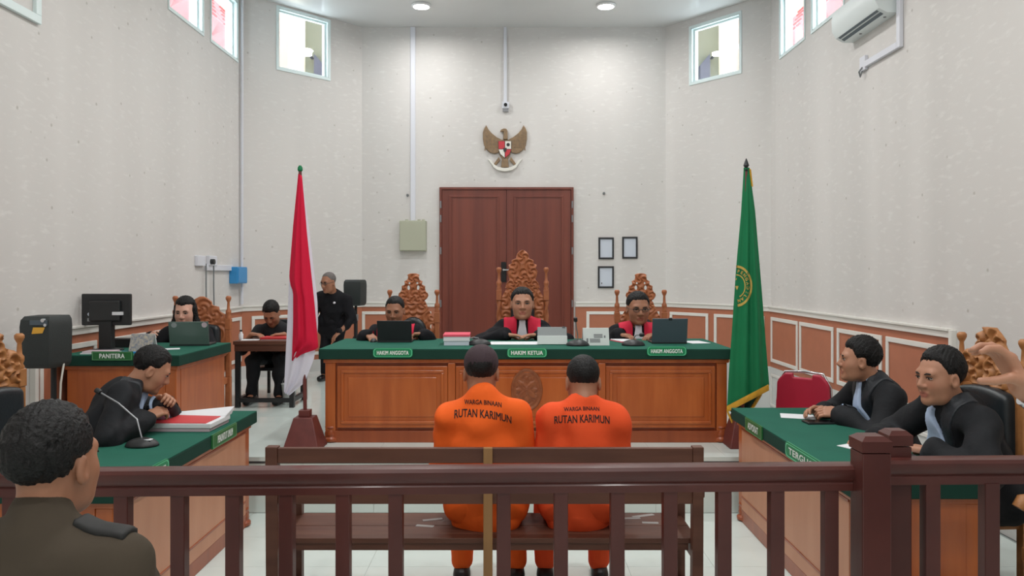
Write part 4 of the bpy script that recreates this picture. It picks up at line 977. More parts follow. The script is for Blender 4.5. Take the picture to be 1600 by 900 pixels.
# --- judges (seated behind the bench, facing the camera)
def judge(label, px, py_eye, d, hips_d, hs, **kw):
    hd = P(px, py_eye, d); nk = V((hd.x+kw.pop('nx', 0), d+.055, hd.z-.138*hs)); hip = V((hd.x+kw.pop('hx', 0), hips_d, PZ+.41))
    wr_ = kw.pop('wr'); p = Person(label, (hip.x, hip.y, PZ), 180+kw.pop('yaw', 0), hip, nk, hd, hs=hs, sc=1.06, floor=PZ, wrists=wr_, res=.014, fres=.006, group='judges at the bench', **kw)
    p.garment('robe', 'navy_black', 'robe', seed=int(px)); p.layer('red_vest', 'red_cloth', vest, .007, seed=int(px)); return p
zt = DKZ+.004
wA = lambda px, py: tuple(onz(px, py, zt+.035))
j1 = judge('judge in black robe and red vest reading a black laptop', 617, 485, 6.80, 7.06, 1.0, hpitch=-13, fw=1.06, hyaw=176, wr={1: (P(575, 0, 6.62).x, 6.62, zt+.05), -1: (P(668, 0, 6.68).x-.03, 6.66, zt+.05)},
           hands={1: dict(d=(.55, -.75, -.28), n=(0, 0, -1), curl=.75), -1: dict(d=(-.9, -.3, -.05), n=(0, -.4, -1), curl=1.1)}, skin='skin_tan', mouth=0)
j1.hair(fr=.080, vol=.8); j1.shoes()
j2 = judge('judge in black robe, red vest and white bib with folded hands in the middle', 816, 474, 6.85, 7.06, 1.14, fw=1.12, hyaw=181, wr={1: (P(792, 0, 6.62).x, 6.64, zt+.045), -1: (P(842, 0, 6.62).x, 6.64, zt+.045)},
           hands={1: dict(d=(1, -.15, -.05), n=(0, -.1, -1), curl=.35), -1: dict(d=(-1, -.25, 0), n=(0, -.1, -1), curl=.35)}, skin='skin', elbow={1: (-.8, .1, -.3), -1: (.8, .1, -.3)})
j2.hair(fr=.076, vol=1.2); j2.layer('white_bib', 'white_cloth', jabot, .010, lift=.006, seed=816); j2.shoes()
j3 = judge('judge with glasses in black robe, red vest and white bib', 997, 481, 6.82, 7.06, 1.14, fw=1.12, hpitch=-8, hyaw=184, bw=1.08, wr={1: (P(968, 0, 6.62).x, 6.66, zt+.05), -1: (P(1030, 0, 6.62).x, 6.68, zt+.05)},
           hands={1: dict(d=(.8, -.5, -.1), n=(0, 0, -1), curl=.6), -1: dict(d=(-.8, -.4, -.1), n=(0, 0, -1), curl=.6)}, skin='skin_tan')
j3.hair(fr=.076, vol=1.1); j3.layer('white_bib', 'white_cloth', jabot, .010, lift=.006, seed=997); j3.glasses(); j3.shoes()

# --- defendants on the bench, backs to the camera
def shirt_print(p, shirt, mid, W1, W2):
    dg = bpy.context.evaluated_depsgraph_get(); me = shirt.data; vs = [v.co+V(p.o) for v in me.vertices]; bv = BVHTree.FromPolygons(vs, [tuple(q.vertices) for q in me.polygons])
    for txt, px, py, W, H in mid:
        tv, tf, tw, th = text_mesh(txt, 0, bolder=.018); c = P(px, py, 3.6); mb = MB(); out = []
        # cut the letter outlines finely so that they follow the cloth
        bm = bmesh.new(); bvs = [bm.verts.new((q.x*W/tw, q.y*H/th, 0)) for q in tv]
        for q in tf:
            try: bm.faces.new([bvs[i] for i in q])
            except ValueError: pass
        bmesh.ops.triangulate(bm, faces=bm.faces[:]); lg = [e for e in bm.edges if e.calc_length() > .012]
        bmesh.ops.subdivide_edges(bm, edges=lg, cuts=1, use_grid_fill=False); bmesh.ops.triangulate(bm, faces=bm.faces[:])
        bm.verts.index_update(); ok = True
        for q in bm.verts:
            o_ = V((c.x+q.co.x, 2.9, c.z+q.co.y-1.2*(q.co.x-W*W2)**2*W1)); h = bv.ray_cast(o_, V((0, 1, 0)))
            out.append((h[0]+h[1]*.0018) if h[0] is not None else V((o_.x, 3.75, o_.z)))
        mb._add(out, [tuple(w_.index for w_ in q.verts) for q in bm.faces]); bm.free(); mb.build('lettering', 'ink', shirt, off=p.o)
def defendant(label, px, py_eye, d, hip, m, **kw):
    hd = P(px, py_eye, d); nk = V((hd.x+kw.pop('nx', 0), d-.075, hd.z-kw.pop('nd', .142))); p = Person(label, (hip[0], hip[1], 0), kw.pop('yaw', 0), hip, nk, hd, floor=0, sc=1.05, hs=1.07, res=.012, fres=.0055, group='defendants in orange', skin='skin_tan', **kw)
    sh = p.garment('shirt', m, 'shirt', seed=int(px), amp=.013, sleeve=.55, res=.0085); p.garment('trousers', m, 'trousers', seed=int(px)+1, amp=.004); p.shoes('black_plastic', 'sandal'); return p, sh
BZ = .46
p1, sh1 = defendant('seated defendant in orange shirt wearing a dark cap', 752, 581, 3.86, (P(760, 0, 3.80).x, 3.80, BZ+.115), 'orange_cloth', nx=.0, nd=.116, hpitch=-6, bw=1.0, shd=.10,
    wrists={1: (.01, 4.10, .64), -1: (-.28, 4.10, .64)}, hands={1: dict(curl=.5), -1: dict(curl=.5)}, elbow={1: (.35, -.3, -.9), -1: (-.35, -.3, -.9)})
p1.hair(fr=.05, vol=.6)
f = Fld(p1.head-.17, p1.head+.17, .006); f.ell(p1.hp(0, -.014, .044), [.087, .108, .092], p1.H, .01); X, Y, Z = f.grid(); q = [X-p1.head[0], Y-p1.head[1], Z-p1.head[2]]; lz = q[0]*p1.H[0, 2]+q[1]*p1.H[1, 2]+q[2]*p1.H[2, 2]; ly = q[0]*p1.H[0, 1]+q[1]*p1.H[1, 1]+q[2]*p1.H[2, 1]
f.f = np.maximum(f.f, (-.004-lz-.12*np.maximum(-ly, 0))).astype(np.float32)
f.cap(p1.hp(0, .08, .012), p1.hp(0, .145, .004), .052, .045, .008, flat=(p1.H[:, 2], .12)); f.build('cap', 'cap_cloth', p1.t, p1.o)
shirt_print(p1, sh1, [('WARGA BINAAN', 753, 634, .180, .022), ('RUTAN KARIMUN', 753, 651, .276, .037)], 1.0, -.15)
p2, sh2 = defendant('seated bareheaded defendant in orange shirt', 911, 596, 3.88, (P(905, 0, 3.80).x, 3.80, BZ+.115), 'orange_cloth_red', hpitch=-18, bw=.95, nd=.082, shd=.10,
    wrists={1: (.47, 4.10, .64), -1: (.22, 4.10, .64)}, hands={1: dict(curl=.5), -1: dict(curl=.5)}, elbow={1: (.3, -.3, -.9), -1: (-.3, -.3, -.9)})
p2.hair(fr=.06, vol=.55, nape=-.05)
shirt_print(p2, sh2, [('WARGA BINAAN', 913, 646, .172, .018), ('RUTAN KARIMUN', 913, 661, .268, .036)], .5, 0.0)

# --- prosecutor on the left, leaning over the desk
hd = P(238, 577, 4.62)
p = Person('prosecutor in black robe bowed over papers at the left desk', (-2.52, 4.32, 0), -72, (-2.50, 4.36, .56), (hd.x-.115, hd.y-.03, hd.z-.098), hd, hyaw=-64, hpitch=-30, hs=1.08, sc=1.03, bw=1.08,
           wrists={1: (-2.12, 4.45, SDZ+.10), -1: (-2.10, 4.62, SDZ+.16)}, hands={1: dict(d=(.55, .5, .35), n=(.2, .6, -.4), curl=1.2), -1: dict(d=(.7, -.5, .45), n=(.1, -.7, -.3), curl=1.2)}, fres=.0045, elbow={1: (-.2, -.9, -.5), -1: (.1, .9, -.5)}, skin='skin')
p.garment('robe', 'black_cloth', 'robe', seed=5); p.layer('lapel', 'black_satin', lapel, .006, lift=.002, seed=5); p.layer('white_collar', 'white_cloth', ringc, .004, lift=.002, seed=5); p.hair(fr=.076, vol=1.25); p.layer('pale_blue_bib', 'pale_blue_cloth', bef, .010, lift=.006, seed=5); p.shoes()

# --- advocates on the right
hd = P(1342, 562, 4.88)
p = Person('young advocate in black robe looking away with joined hands', (2.46, 4.90, 0), 90, (2.44, 4.90, .56), (hd.x+.095, hd.y+.0, hd.z-.122), hd, hyaw=74, hpitch=2, hs=1.13, sc=1.08, bw=1.10,
           wrists={1: (2.02, 5.00, SDZ+.05), -1: (2.06, 4.82, SDZ+.06)}, hands={1: dict(d=(-.75, -.25, .1), n=(0, -.5, -.6), curl=.7), -1: dict(d=(-.8, .35, .08), n=(0, .5, -.6), curl=.9)}, fres=.0045, elbow={1: (.3, .9, -.5), -1: (.3, -.9, -.5)}, skin='skin')
p.garment('robe', 'black_cloth', 'robe', seed=8); p.layer('lapel', 'black_satin', lapel, .006, lift=.002, seed=8); p.layer('pale_collar', 'pale_blue_cloth', ringc, .004, lift=.002, seed=8); p.hair(fr=.068, vol=1.5, top=1.5); p.layer('pale_blue_bib', 'pale_blue_cloth', bef, .012, lift=.008, seed=8); p.shoes()
hd = P(1468, 588, 3.98)
p = Person('smiling advocate in black robe before the carved teak chair', (2.56, 4.06, 0), 88, (2.53, 4.06, .56), (hd.x+.080, hd.y+.03, hd.z-.128), hd, fw=1.06, hyaw=103, hpitch=-3, hs=1.17, sc=1.12, bw=1.16, belly=1,
           wrists={1: (1.985, 4.20, SDZ+.045), -1: (2.10, 3.86, SDZ+.05)}, hands={1: dict(d=(-.9, .1, -.12), n=(0, 0, -1), curl=.7), -1: dict(d=(-.5, .8, 0), n=(0, 0, -1), curl=.5)}, fres=.0045, elbow={1: (.3, .9, -.4), -1: (.4, -.9, -.4)}, skin='skin')
p.garment('robe', 'black_cloth', 'robe', seed=11); p.layer('lapel', 'black_satin', lapel, .006, lift=.002, seed=11); p.layer('white_collar', 'white_cloth', ringc, .004, lift=.002, seed=11); p.hair(fr=.082, vol=1.3, top=1.5); p.layer('pale_blue_bib', 'pale_blue_cloth', bef, .012, lift=.012, seed=11); p.shoes()

# --- clerk, note-taker and standing man at the back left
hd = P(289, 487, 6.78)
p = Person('long-haired clerk in black at the clerk desk laptop', (hd.x, 6.95, PZ), 180, (hd.x-.02, 6.98, PZ+.42), (hd.x-.01, 6.84, hd.z-.132), hd, hyaw=185, hpitch=-8, hs=1.05, sc=.98, floor=PZ, res=.014, fres=.006, skin='skin_fair',
           wrists={1: (hd.x-.21, 6.60, 1.155), -1: (hd.x+.13, 6.58, 1.16)}, hands={1: dict(d=(.3, -.9, .25), n=(.8, 0, -.6), curl=.8), -1: dict(d=(-.2, -1, 0), n=(0, 0, -1), curl=.5)})
p.garment('blouse', 'navy_black', 'robe', seed=21); p.hair(fr=.078, slope=.62, vol=1.5, long=True); p.shoes()
hd = P(424, 489, 7.86)
p = Person('man in dark shirt writing at the small table', (hd.x, 8.05, PZ), 180, (hd.x, 8.10, PZ+.44), (hd.x, 7.95, hd.z-.125), hd, hyaw=178, hpitch=-42, hs=1.02, sc=.98, floor=PZ, res=.015, fres=.007, skin='skin_tan',
           wrists={1: (P(390, 0, 7.6).x, 7.66, tz+.045), -1: (P(440, 0, 7.6).x, 7.68, tz+.045)}, hands={1: dict(d=(.9, -.3, 0), n=(0, 0, -1), curl=.6), -1: dict(d=(-.9, -.3, 0), n=(0, 0, -1), curl=.6)})
p.garment('shirt', 'black_cloth', 'shirt', seed=31, sleeve=.4); p.garment('trousers', 'black_cloth', 'trousers', seed=32); p.hair(fr=.07, vol=1.1); p.shoes()
st = thing('stool', 'dark padded chair under the man at the small table', 'chair', (hd.x, 8.12, PZ)); o = st.location
MB().box(hd.x-.2, hd.x+.2, 7.93, 8.32, PZ+.29, PZ+.325).build('seat', 'leather', st, off=o, bev=.01)
MB().box(hd.x-.2, hd.x+.2, 8.335, 8.37, PZ+.32, PZ+.80).build('backrest', 'leather', st, off=o, bev=.01)
for sx_ in (-1, 1):
    for yy in (7.95, 8.35): MB().box(hd.x+sx_*.18-.014, hd.x+sx_*.18+.014, yy-.014, yy+.014, PZ, PZ+(.29 if yy < 8 else .78)).build('leg', 'black_plastic', st, off=o)
hd = P(513, 441, 9.15)
p = Person('grey-haired standing man in black safari suit with white badge', (P(519, 0, 9.3).x, 9.3, PZ), 168, (P(519, 0, 9.3).x, 9.32, PZ+.70), (hd.x+.035, 9.25, hd.z-.13), hd, hyaw=150, hpitch=-12, hs=.98, sc=.90, legs='stand', floor=PZ, res=.014, fres=.007, skin='skin_tan', bw=1.18,
           wrists={1: (P(492, 0, 9.2).x-.02, 9.15, PZ+.62), -1: (P(533, 0, 9.2).x, 9.10, PZ+.60)})
p.garment('safari_suit', 'navy_black', 'shirt', seed=41); p.garment('trousers', 'navy_black', 'trousers', seed=42); p.hair('hair_grey', fr=.088, vol=.35, nape=-.04); p.glasses(); p.shoes()
p.layer('white_badge', 'white_cloth', lambda x, y, z: np.maximum(np.sqrt((x+.075)**2+(z+.10)**2)-.016, -y), .012, kind='shirt', seed=41)

# --- uniformed officer seated in front of the railing
hd = P(85, 722, 1.74)
p = Person('seated officer in dark brown uniform seen from behind at the railing', (P(60, 0, 1.74).x, 1.68, 0), -4, (P(70, 0, 1.7).x, 1.62, .57), (hd.x-.005, hd.y-.055, hd.z-.135), hd, hyaw=-9, hpitch=3, hs=1.02, sc=1.04, bw=1.10, fres=.0045, skin='skin_tan',
           wrists={1: (-.86, 1.98, .62), -1: (-1.22, 1.98, .62)})
us = p.garment('uniform_shirt', 'brown_uniform', 'shirt', seed=51, sleeve=.4, res=.008, amp=.007, collar=.022); p.garment('trousers', 'brown_uniform', 'trousers', seed=52); p.hair(fr=.066, vol=1.5, top=1.5, nape=-.028, burnz=.0); p.shoes()
p.layer('epaulette', 'dark_strap', lambda x, y, z: np.maximum(np.maximum(np.abs(x-.150)-.055, np.abs(y+.0)-.028), -.11-z), .010, kind='shirt', seed=51, amp=.007, ext=.26, collar=.022)
bvq = BVHTree.FromPolygons([v.co+V(p.o) for v in us.data.vertices], [tuple(q.vertices) for q in us.data.polygons])
def on_sh(px, py):
    dv = (P(px, py, 1)-V((0, 0, CZ))).normalized(); hh = bvq.ray_cast(V((0, 0, CZ))+dv*.6, dv); return (hh[0]+hh[1]*.003) if hh[0] is not None else None
def patch(pts, m, nm):
    q = [on_sh(*a) for a in pts]
    if all(q): 
        mb = MB(); mb._add(q, [tuple(range(len(q)))]); mb.build(nm, m, us, off=p.o)
patch([(203, 825), (208, 824), (219, 838), (215, 839)], 'sticker_orange', 'sleeve_badge'); patch([(204, 825), (207, 825), (212, 831), (208, 832)], 'paper', 'badge_field')
st = thing('plain_chair', 'plain dark chair under the uniformed officer', 'chair', (P(70, 0, 1.7).x, 1.62, 0)); o = st.location
MB().box(o.x-.21, o.x+.21, 1.44, 1.86, .42, .455).build('seat', 'leather', st, off=o, bev=.01)
for sx_ in (-1, 1):
    for yy in (1.46, 1.84): MB().box(o.x+sx_*.19-.015, o.x+sx_*.19+.015, yy-.015, yy+.015, 0, .42).build('leg', 'black_plastic', st, off=o)

# --- standing visitor at the right edge raising a hand with a phone
wz = P(1596, 606, 1.86)
p = Person('standing visitor by the gate raising a hand with a wristwatch', (1.80, 1.85, 0), 40, (1.80, 1.84, .92), (1.80, 1.86, 1.44), (1.78, 1.90, 1.585), sc=1.0, legs='stand', floor=0, res=.013, fres=.0045, skin='skin',
           wrists={-1: tuple(wz), 1: (1.72, 2.16, 1.40)}, hands={-1: dict(d=(-.42, .1, .85), n=(-.95, .05, -.25), curl=.85, side=(0, -1, 0), pinch=1), 1: dict(d=(-.55, .2, .6), n=(-.5, -.2, .2), curl=.6)}, elbow={-1: (-.1, .1, -1), 1: (.5, .2, -1)})
p.garment('shirt', 'white_cloth', 'shirt', seed=61, sleeve=.15); p.garment('trousers', 'black_cloth', 'trousers', seed=62); p.hair(fr=.07, vol=1.2); p.shoes()
w0, w1 = p.wr[-1], p.el[-1]; ax = un(w1-w0); c = w0+ax*.028; u_, v_, d_ = frame_of(ax)
wt = MB(); n = 24
ring = lambda t_, rr: [V(c+ax*t_)+(u_*math.cos(2*math.pi*k/n)+v_*math.sin(2*math.pi*k/n))*rr for k in range(n)]
wt.tube_rings([ring(-.009, .033), ring(-.009, .036), ring(.009, .037), ring(.009, .034)]); b_ = wt.build('watch_band', 'chrome', p.t, 50, off=p.o)
fc = V(c)+V((-.25, -.95, .1)).normalized()*.036; dn = V((-.25, -.95, .1)).normalized(); MB().cyl(fc-dn*.006, fc+dn*.006, .017, n=20).build('watch_case', 'chrome', b_, 50, off=p.o); MB().cyl(fc+dn*.006, fc+dn*.007, .014, n=20).build('watch_face', 'laptop_green', b_, off=p.o)

# ------------------------------------------------------------------ flags
def cloth(outL, outR, d, bulge, waves, nv=40, nu=22, ph=0.0, back=True):
    """hanging cloth: pixel outlines of its left and right edge at depth d, bulging towards the viewer and closed at the back"""
    ys = sorted({p[1] for p in outL}|{p[1] for p in outR}); y0, y1 = outL[0][1], max(outL[-1][1], outR[-1][1]); rows = []
    L = lambda t: (np.interp(t, np.linspace(0, 1, 60), lp[:, 0]), np.interp(t, np.linspace(0, 1, 60), lp[:, 1]))
    def rs(o):
        o = np.array(o, float); sl = np.concatenate([[0], np.cumsum(np.hypot(*np.diff(o, axis=0).T))]); q = np.linspace(0, sl[-1], 60); return np.stack([np.interp(q, sl, o[:, 0]), np.interp(q, sl, o[:, 1])], 1)
    lp, rp = rs(outL), rs(outR); mb = MB(); N = nu*(2 if back else 1)
    for i in range(nv+1):
        t = i/nv; a = [np.interp(t, np.linspace(0, 1, 60), lp[:, k]) for k in (0, 1)]; b = [np.interp(t, np.linspace(0, 1, 60), rp[:, k]) for k in (0, 1)]
        row = []
        for k in range(N):
            u = (k/(nu-1) if k < nu else 1-(k-nu+.5)/nu); fr = 1 if k < nu else -1; wd = abs(b[0]-a[0])*d/F
            px = a[0]+(b[0]-a[0])*u; py = a[1]+(b[1]-a[1])*u; p = P(px, py, d)
            dep = fr*(bulge*wd*math.sin(math.pi*u)*(1 if fr > 0 else .8)+waves*min(1, t*1.6)*math.sin(u*math.pi*2*2.6+ph+1.4*t)*math.sin(math.pi*min(1, u*1.02)))
            row.append(V((p.x, p.y-dep, p.z)))
        rows.append(row)
    mb.tube_rings(rows); return mb
FD = 5.72
fx = P(477, 0, FD).x
t = thing('flagpole_stand', 'red and white flag on a dark red wooden stand beside the judges bench', 'flag', (fx, FD, PZ)); o = t.location
mb = MB(); b, tp, h = .135, .07, .235
mb.hexa([(fx-b, FD-b, PZ), (fx+b, FD-b, PZ), (fx+b, FD+b, PZ), (fx-b, FD+b, PZ), (fx-tp, FD-tp, PZ+h), (fx+tp, FD-tp, PZ+h), (fx+tp, FD+tp, PZ+h), (fx-tp, FD+tp, PZ+h)])
mb.build('stand_base', 'stand_wood', t, off=o, bev=.006); MB().box(fx-.04, fx+.04, FD-.04, FD+.04, PZ+h, PZ+h+.05).build('stand_collar', 'stand_wood', t, off=o, bev=.004)
ptop = P(469, 268, FD+.03); MB().cyl((fx, FD+.0, PZ+h), ptop, .014, .012).build('pole', 'stand_wood', t, off=o, smooth=True)
MB().lathe([(.012, 0), (.02, .01), (.018, .03), (.008, .045)], ptop, n=12).build('finial', 'flag_green', t, off=o, smooth=True)
fl = cloth([(466, 272), (458, 352), (452, 430), (449, 500), (446, 560), (443.5, 612)], [(472, 276), (484, 365), (496, 470), (497, 510), (491, 560), (476, 598), (452, 618)], FD, .16, .014, ph=.6).build('white_cloth', 'flag_white', t, 80, off=o)
cloth([(466, 271), (458, 352), (452, 429), (453, 443), (458, 456), (458, 500), (456, 562)], [(472, 275), (480, 368), (491, 470), (498, 545), (472, 553), (458, 564)], FD-.035, .30, .016, ph=2.2).build('red_cloth', 'flag_red', t, 80, off=o)

GD = 5.80; gx = P(1160, 0, GD).x
t = thing('court_flag', 'dark green court flag with gold fringe on a pole beside the bench', 'flag', (gx, GD, PZ)); o = t.location
mb = MB(); b = .13
mb.hexa([(gx-b, GD-b, PZ), (gx+b, GD-b, PZ), (gx+b, GD+b, PZ), (gx-b, GD+b, PZ), (gx-tp, GD-tp, PZ+h), (gx+tp, GD-tp, PZ+h), (gx+tp, GD+tp, PZ+h), (gx-tp, GD+tp, PZ+h)]); mb.build('stand_base', 'stand_wood', t, off=o, bev=.006)
ptop = P(1166, 268, GD); MB().cyl((gx, GD, PZ+h), ptop, .014, .012).build('pole', 'stand_wood', t, off=o, smooth=True)
MB().lathe([(.012, 0), (.016, .012), (.006, .02), (.022, .045), (.012, .075), (.002, .10)], ptop, n=12).build('spear_finial', 'black_plastic', t, off=o, smooth=True)
gl = [(1162, 262), (1158, 330), (1150, 420), (1144, 510), (1139, 580), (1136, 636)]; gr = [(1171, 262), (1180, 330), (1190, 450), (1197, 540), (1202, 602)]
gf = cloth(gl, gr, GD, .20, .022, nv=50, nu=30, ph=.9).build('cloth', 'flag_green', t, 80, off=o)
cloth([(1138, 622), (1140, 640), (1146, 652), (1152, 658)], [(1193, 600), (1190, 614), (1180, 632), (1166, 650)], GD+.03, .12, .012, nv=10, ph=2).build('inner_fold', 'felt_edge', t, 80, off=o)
# gold fringe along the hem
bvs = [v.co+V(o) for v in gf.data.vertices]; gb = BVHTree.FromPolygons(bvs, [tuple(q.vertices) for q in gf.data.polygons])
def on_flag(px, py):
    a = V((0, 0, CZ)); dv = (P(px, py, 1)-P(800, 427, 0)).normalized(); hh = gb.ray_cast(a+dv*3, dv); return (hh[0]-dv*.004) if hh[0] is not None else P(px, py, GD-.05)
mb = MB()
for i in range(44):
    f0 = i/44; px = 1136.5+65*f0; py = 634-34*f0; q = P(px, py, GD-.10*math.sin(math.pi*f0)-.012); mb.tube([q, q+V((0, -.004, -.02)), q+V((.002, .0, -.046))], [.0045, .006, .005], 5)
tag(mb.build('hem_fringe', 'gold', t, off=o, smooth=True), kind='stuff')
mb = MB()
for i in range(14):
    f0 = i/13; px = 1136-0+12*f0; py = 640+26*f0; q = P(px, py, GD-.02); mb.tube([q, q+V((0.004, -.004, -.018)), q+V((.006, 0, -.034))], [.004, .006, .005], 5)
for i in range(16):
    f0 = i/15; px = 1188-22*f0; py = 612+36*f0; q = P(px, py, GD+.02); mb.tube([q, q+V((0.004, -.004, -.018)), q+V((.006, 0, -.034))], [.004, .006, .005], 5)
for i in range(24):
    f0 = i/23; q = on_flag(1171+1.6*f0*2, 264+26*f0); mb.tube([q+V((0, .004, 0)), q+V((.012, .004, -.006))], .004, 5)
tag(mb.build('edge_fringe', 'gold', t, off=o, smooth=True), kind='stuff')
# round gold emblem printed on the cloth, partly folded away
mb = MB()
def arc(r0, r1, a0, a1, n=26, c=(1151, 447)):
    for i in range(n):
        aa = [math.radians(a0+(a1-a0)*(i+k)/n) for k in (0, 1)]
        pts = [(c[0]+r*math.cos(a), c[1]-1.32*r*math.sin(a)) for a in aa for r in (r0, r1)]
        if min(p[0] for p in pts) < 1147.5+0: continue
        q = [on_flag(*p) for p in pts]; mb._add([q[0], q[1], q[3], q[2]], [(0, 1, 2, 3)])
arc(21.5, 24.5, 92, -86, 34); mb.build('emblem_ring', 'gold_print', gf, off=o); mb = MB(); arc(12.5, 14, 92, -70, 26); mb.build('emblem_ring', 'gold_print', gf, off=o)
mb = MB()
for i, ch in enumerate('PENGADILAN'):
    tv, tf, tw, th = text_mesh(ch, 0, 1.0, .04); a = math.radians(80-i*17.5); c_ = (1151+17.8*math.cos(a), 447-1.32*17.8*math.sin(a))
    if c_[0] < 1150: continue
    up_ = (math.cos(a), -math.sin(a)*1.0); rt = (math.sin(a), math.cos(a))
    mb._add([on_flag(c_[0]+(q.x*rt[0]+q.y*up_[0])*6.2, c_[1]+(q.x*rt[1]+q.y*up_[1])*6.8) for q in tv], tf)
for q in ((1150, 436, 1.6), (1151.5, 449, 3.0)): 
    pts = [on_flag(q[0]+q[2]*math.cos(k*math.pi/3+.5)*(1 if k % 2 else .55), q[1]+1.4*q[2]*math.sin(k*math.pi/3+.5)*(1 if k % 2 else .55)) for k in range(6)]; mb._add(pts, [tuple(range(6))])
mb.build('emblem_print', 'gold_print', gf, off=o)

# ------------------------------------------------------------------ things on the walls
def onb(px, py, out=0.0): s_, z_ = wb.hit(px, py); return wb.pt(s_, z_, out)
kw_ = YB/F                                              # metres per pixel on the end wall
# eagle emblem
c = onb(789, 232); g_ = thing('eagle_emblem', 'bronze eagle wall emblem with red and white shield above the door', 'emblem', c); o = g_.location; e_ = lambda pts: [((p[0]-495)/9*kw_, -(p[1]-470)/9*kw_) for p in pts]
XX, NN = V((1, 0, 0)), V((0, -1, 0))
wing = [(233, 145), (262, 205), (310, 260), (380, 315), (440, 345), (440, 430), (410, 530), (350, 550), (290, 535), (235, 490), (200, 430), (185, 340), (185, 250), (205, 190)]
for i, m_ in enumerate((0, 1)):
    w_ = [((990-p[0]) if m_ else p[0], p[1]) for p in wing]
    wg = MB().prism(e_(w_), c+NN*.005, XX, Z_, NN, .03).build('wing', 'bronze', g_, off=o, bev=.008)
    for k in range(6):
        a = e_([((lambda q: 990-q if m_ else q)(215+k*36), 470-k*3+(k-3)**2*4), ((lambda q: 990-q if m_ else q)(232+k*30), 250+k*24)])
        MB().bar(c+XX*a[0][0]+Z_*a[0][1]+NN*.037, c+XX*a[1][0]+Z_*a[1][1]+NN*.037, .016, .008, NN).build('feather', 'bronze', wg, off=o, bev=.003)
MB().prism(e_([(470, 350), (475, 240), (440, 245), (425, 235), (445, 210), (480, 196), (515, 200), (530, 225), (535, 350)]), c+NN*.01, XX, Z_, NN, .045).build('eagle_head', 'bronze', g_, off=o, bev=.008)
MB().prism(e_([(430, 350), (560, 350), (590, 450), (570, 560), (530, 640), (460, 640), (420, 560), (400, 450)]), c+NN*.004, XX, Z_, NN, .03).build('eagle_body', 'bronze', g_, off=o, bev=.008)
for pts in ([(410, 590), (340, 690), (365, 715), (430, 640)], [(580, 590), (650, 690), (625, 715), (560, 640)], [(450, 630), (440, 740), (550, 740), (540, 630)]): MB().prism(e_(pts), c+NN*.006, XX, Z_, NN, .03).build('tail', 'bronze', g_, off=o, bev=.006)
sh_ = MB().prism(e_([(400, 372), (585, 372), (585, 490), (560, 560), (495, 612), (430, 560), (405, 490)]), c+NN*.03, XX, Z_, NN, .014).build('shield', 'emblem_black', g_, off=o)
for pts, m_ in (([(404, 376), (491, 376), (491, 484), (408, 484)], 'emblem_red'), ([(499, 376), (581, 376), (581, 484), (499, 484)], 'emblem_white'), ([(408, 492), (491, 492), (491, 606), (434, 557)], 'emblem_white'), ([(499, 492), (581, 492), (556, 557), (499, 606)], 'emblem_red')):
    MB().prism(e_(pts), c+NN*.044, XX, Z_, NN, .006).build('shield_quarter', m_, sh_, off=o)
MB().prism(e_([(470, 470), (520, 470), (515, 515), (495, 535), (475, 515)]), c+NN*.05, XX, Z_, NN, .006).build('shield_centre', 'emblem_black', sh_, off=o)
MB().cyl(c+XX*e_([(540, 425)])[0][0]+Z_*e_([(540, 425)])[0][1]+NN*.05, c+XX*e_([(540, 425)])[0][0]+Z_*e_([(540, 425)])[0][1]+NN*.054, 24/9*kw_).build('bull_head', 'emblem_black', sh_, off=o)
MB().prism(e_([(330, 690), (400, 735), (495, 752), (590, 735), (660, 690), (665, 735), (600, 780), (495, 800), (390, 780), (325, 735)]), c+NN*.02, XX, Z_, NN, .026).build('ribbon', 'emblem_white', g_, off=o, bev=.004)
for m_ in (0, 1): MB().prism(e_([((990-p) if m_ else p, q) for p, q in ((250, 620), (310, 640), (345, 700), (325, 720))]), c+NN*.006, XX, Z_, NN, .02).build('ribbon_end', 'emblem_white', g_, off=o, bev=.003)
MB().box(c.x-.05, c.x+.05, c.y-.006, c.y, c.z-.05, c.z+.05).build('wall_mount', 'bronze', g_, off=o)
# pictures
for k, (x0, x1, y0, y1, lab) in enumerate(((935, 959, 371, 405, 'black framed certificate, upper one beside the door'), (972, 996, 370, 404, 'black framed certificate farthest from the door'), (934, 959, 416, 450, 'black framed certificate below the other two'))):
    c = onb((x0+x1)/2, (y0+y1)/2); t = thing('framed_certificate', lab, 'picture', c, 0, 'framed certificates by the door'); o = t.location; W, Hh = (x1-x0)*kw_, (y1-y0)*kw_
    MB().frame(c+NN*.001, XX, Z_, NN, W, Hh, .024, .022).build('frame', 'picture_black', t, off=o, bev=.003); sheet = MB().obox(c+NN*.006, XX, Z_, NN, W/2-.022, Hh/2-.022, .004).build('sheet', 'paper_cool', t, off=o)
    if k == 2:
        MB().obox(c+NN*.011-XX*W*.26-Z_*Hh*.28, XX, Z_, NN, .008, .010, .001).build('seal', 'print_grey', sheet, off=o)
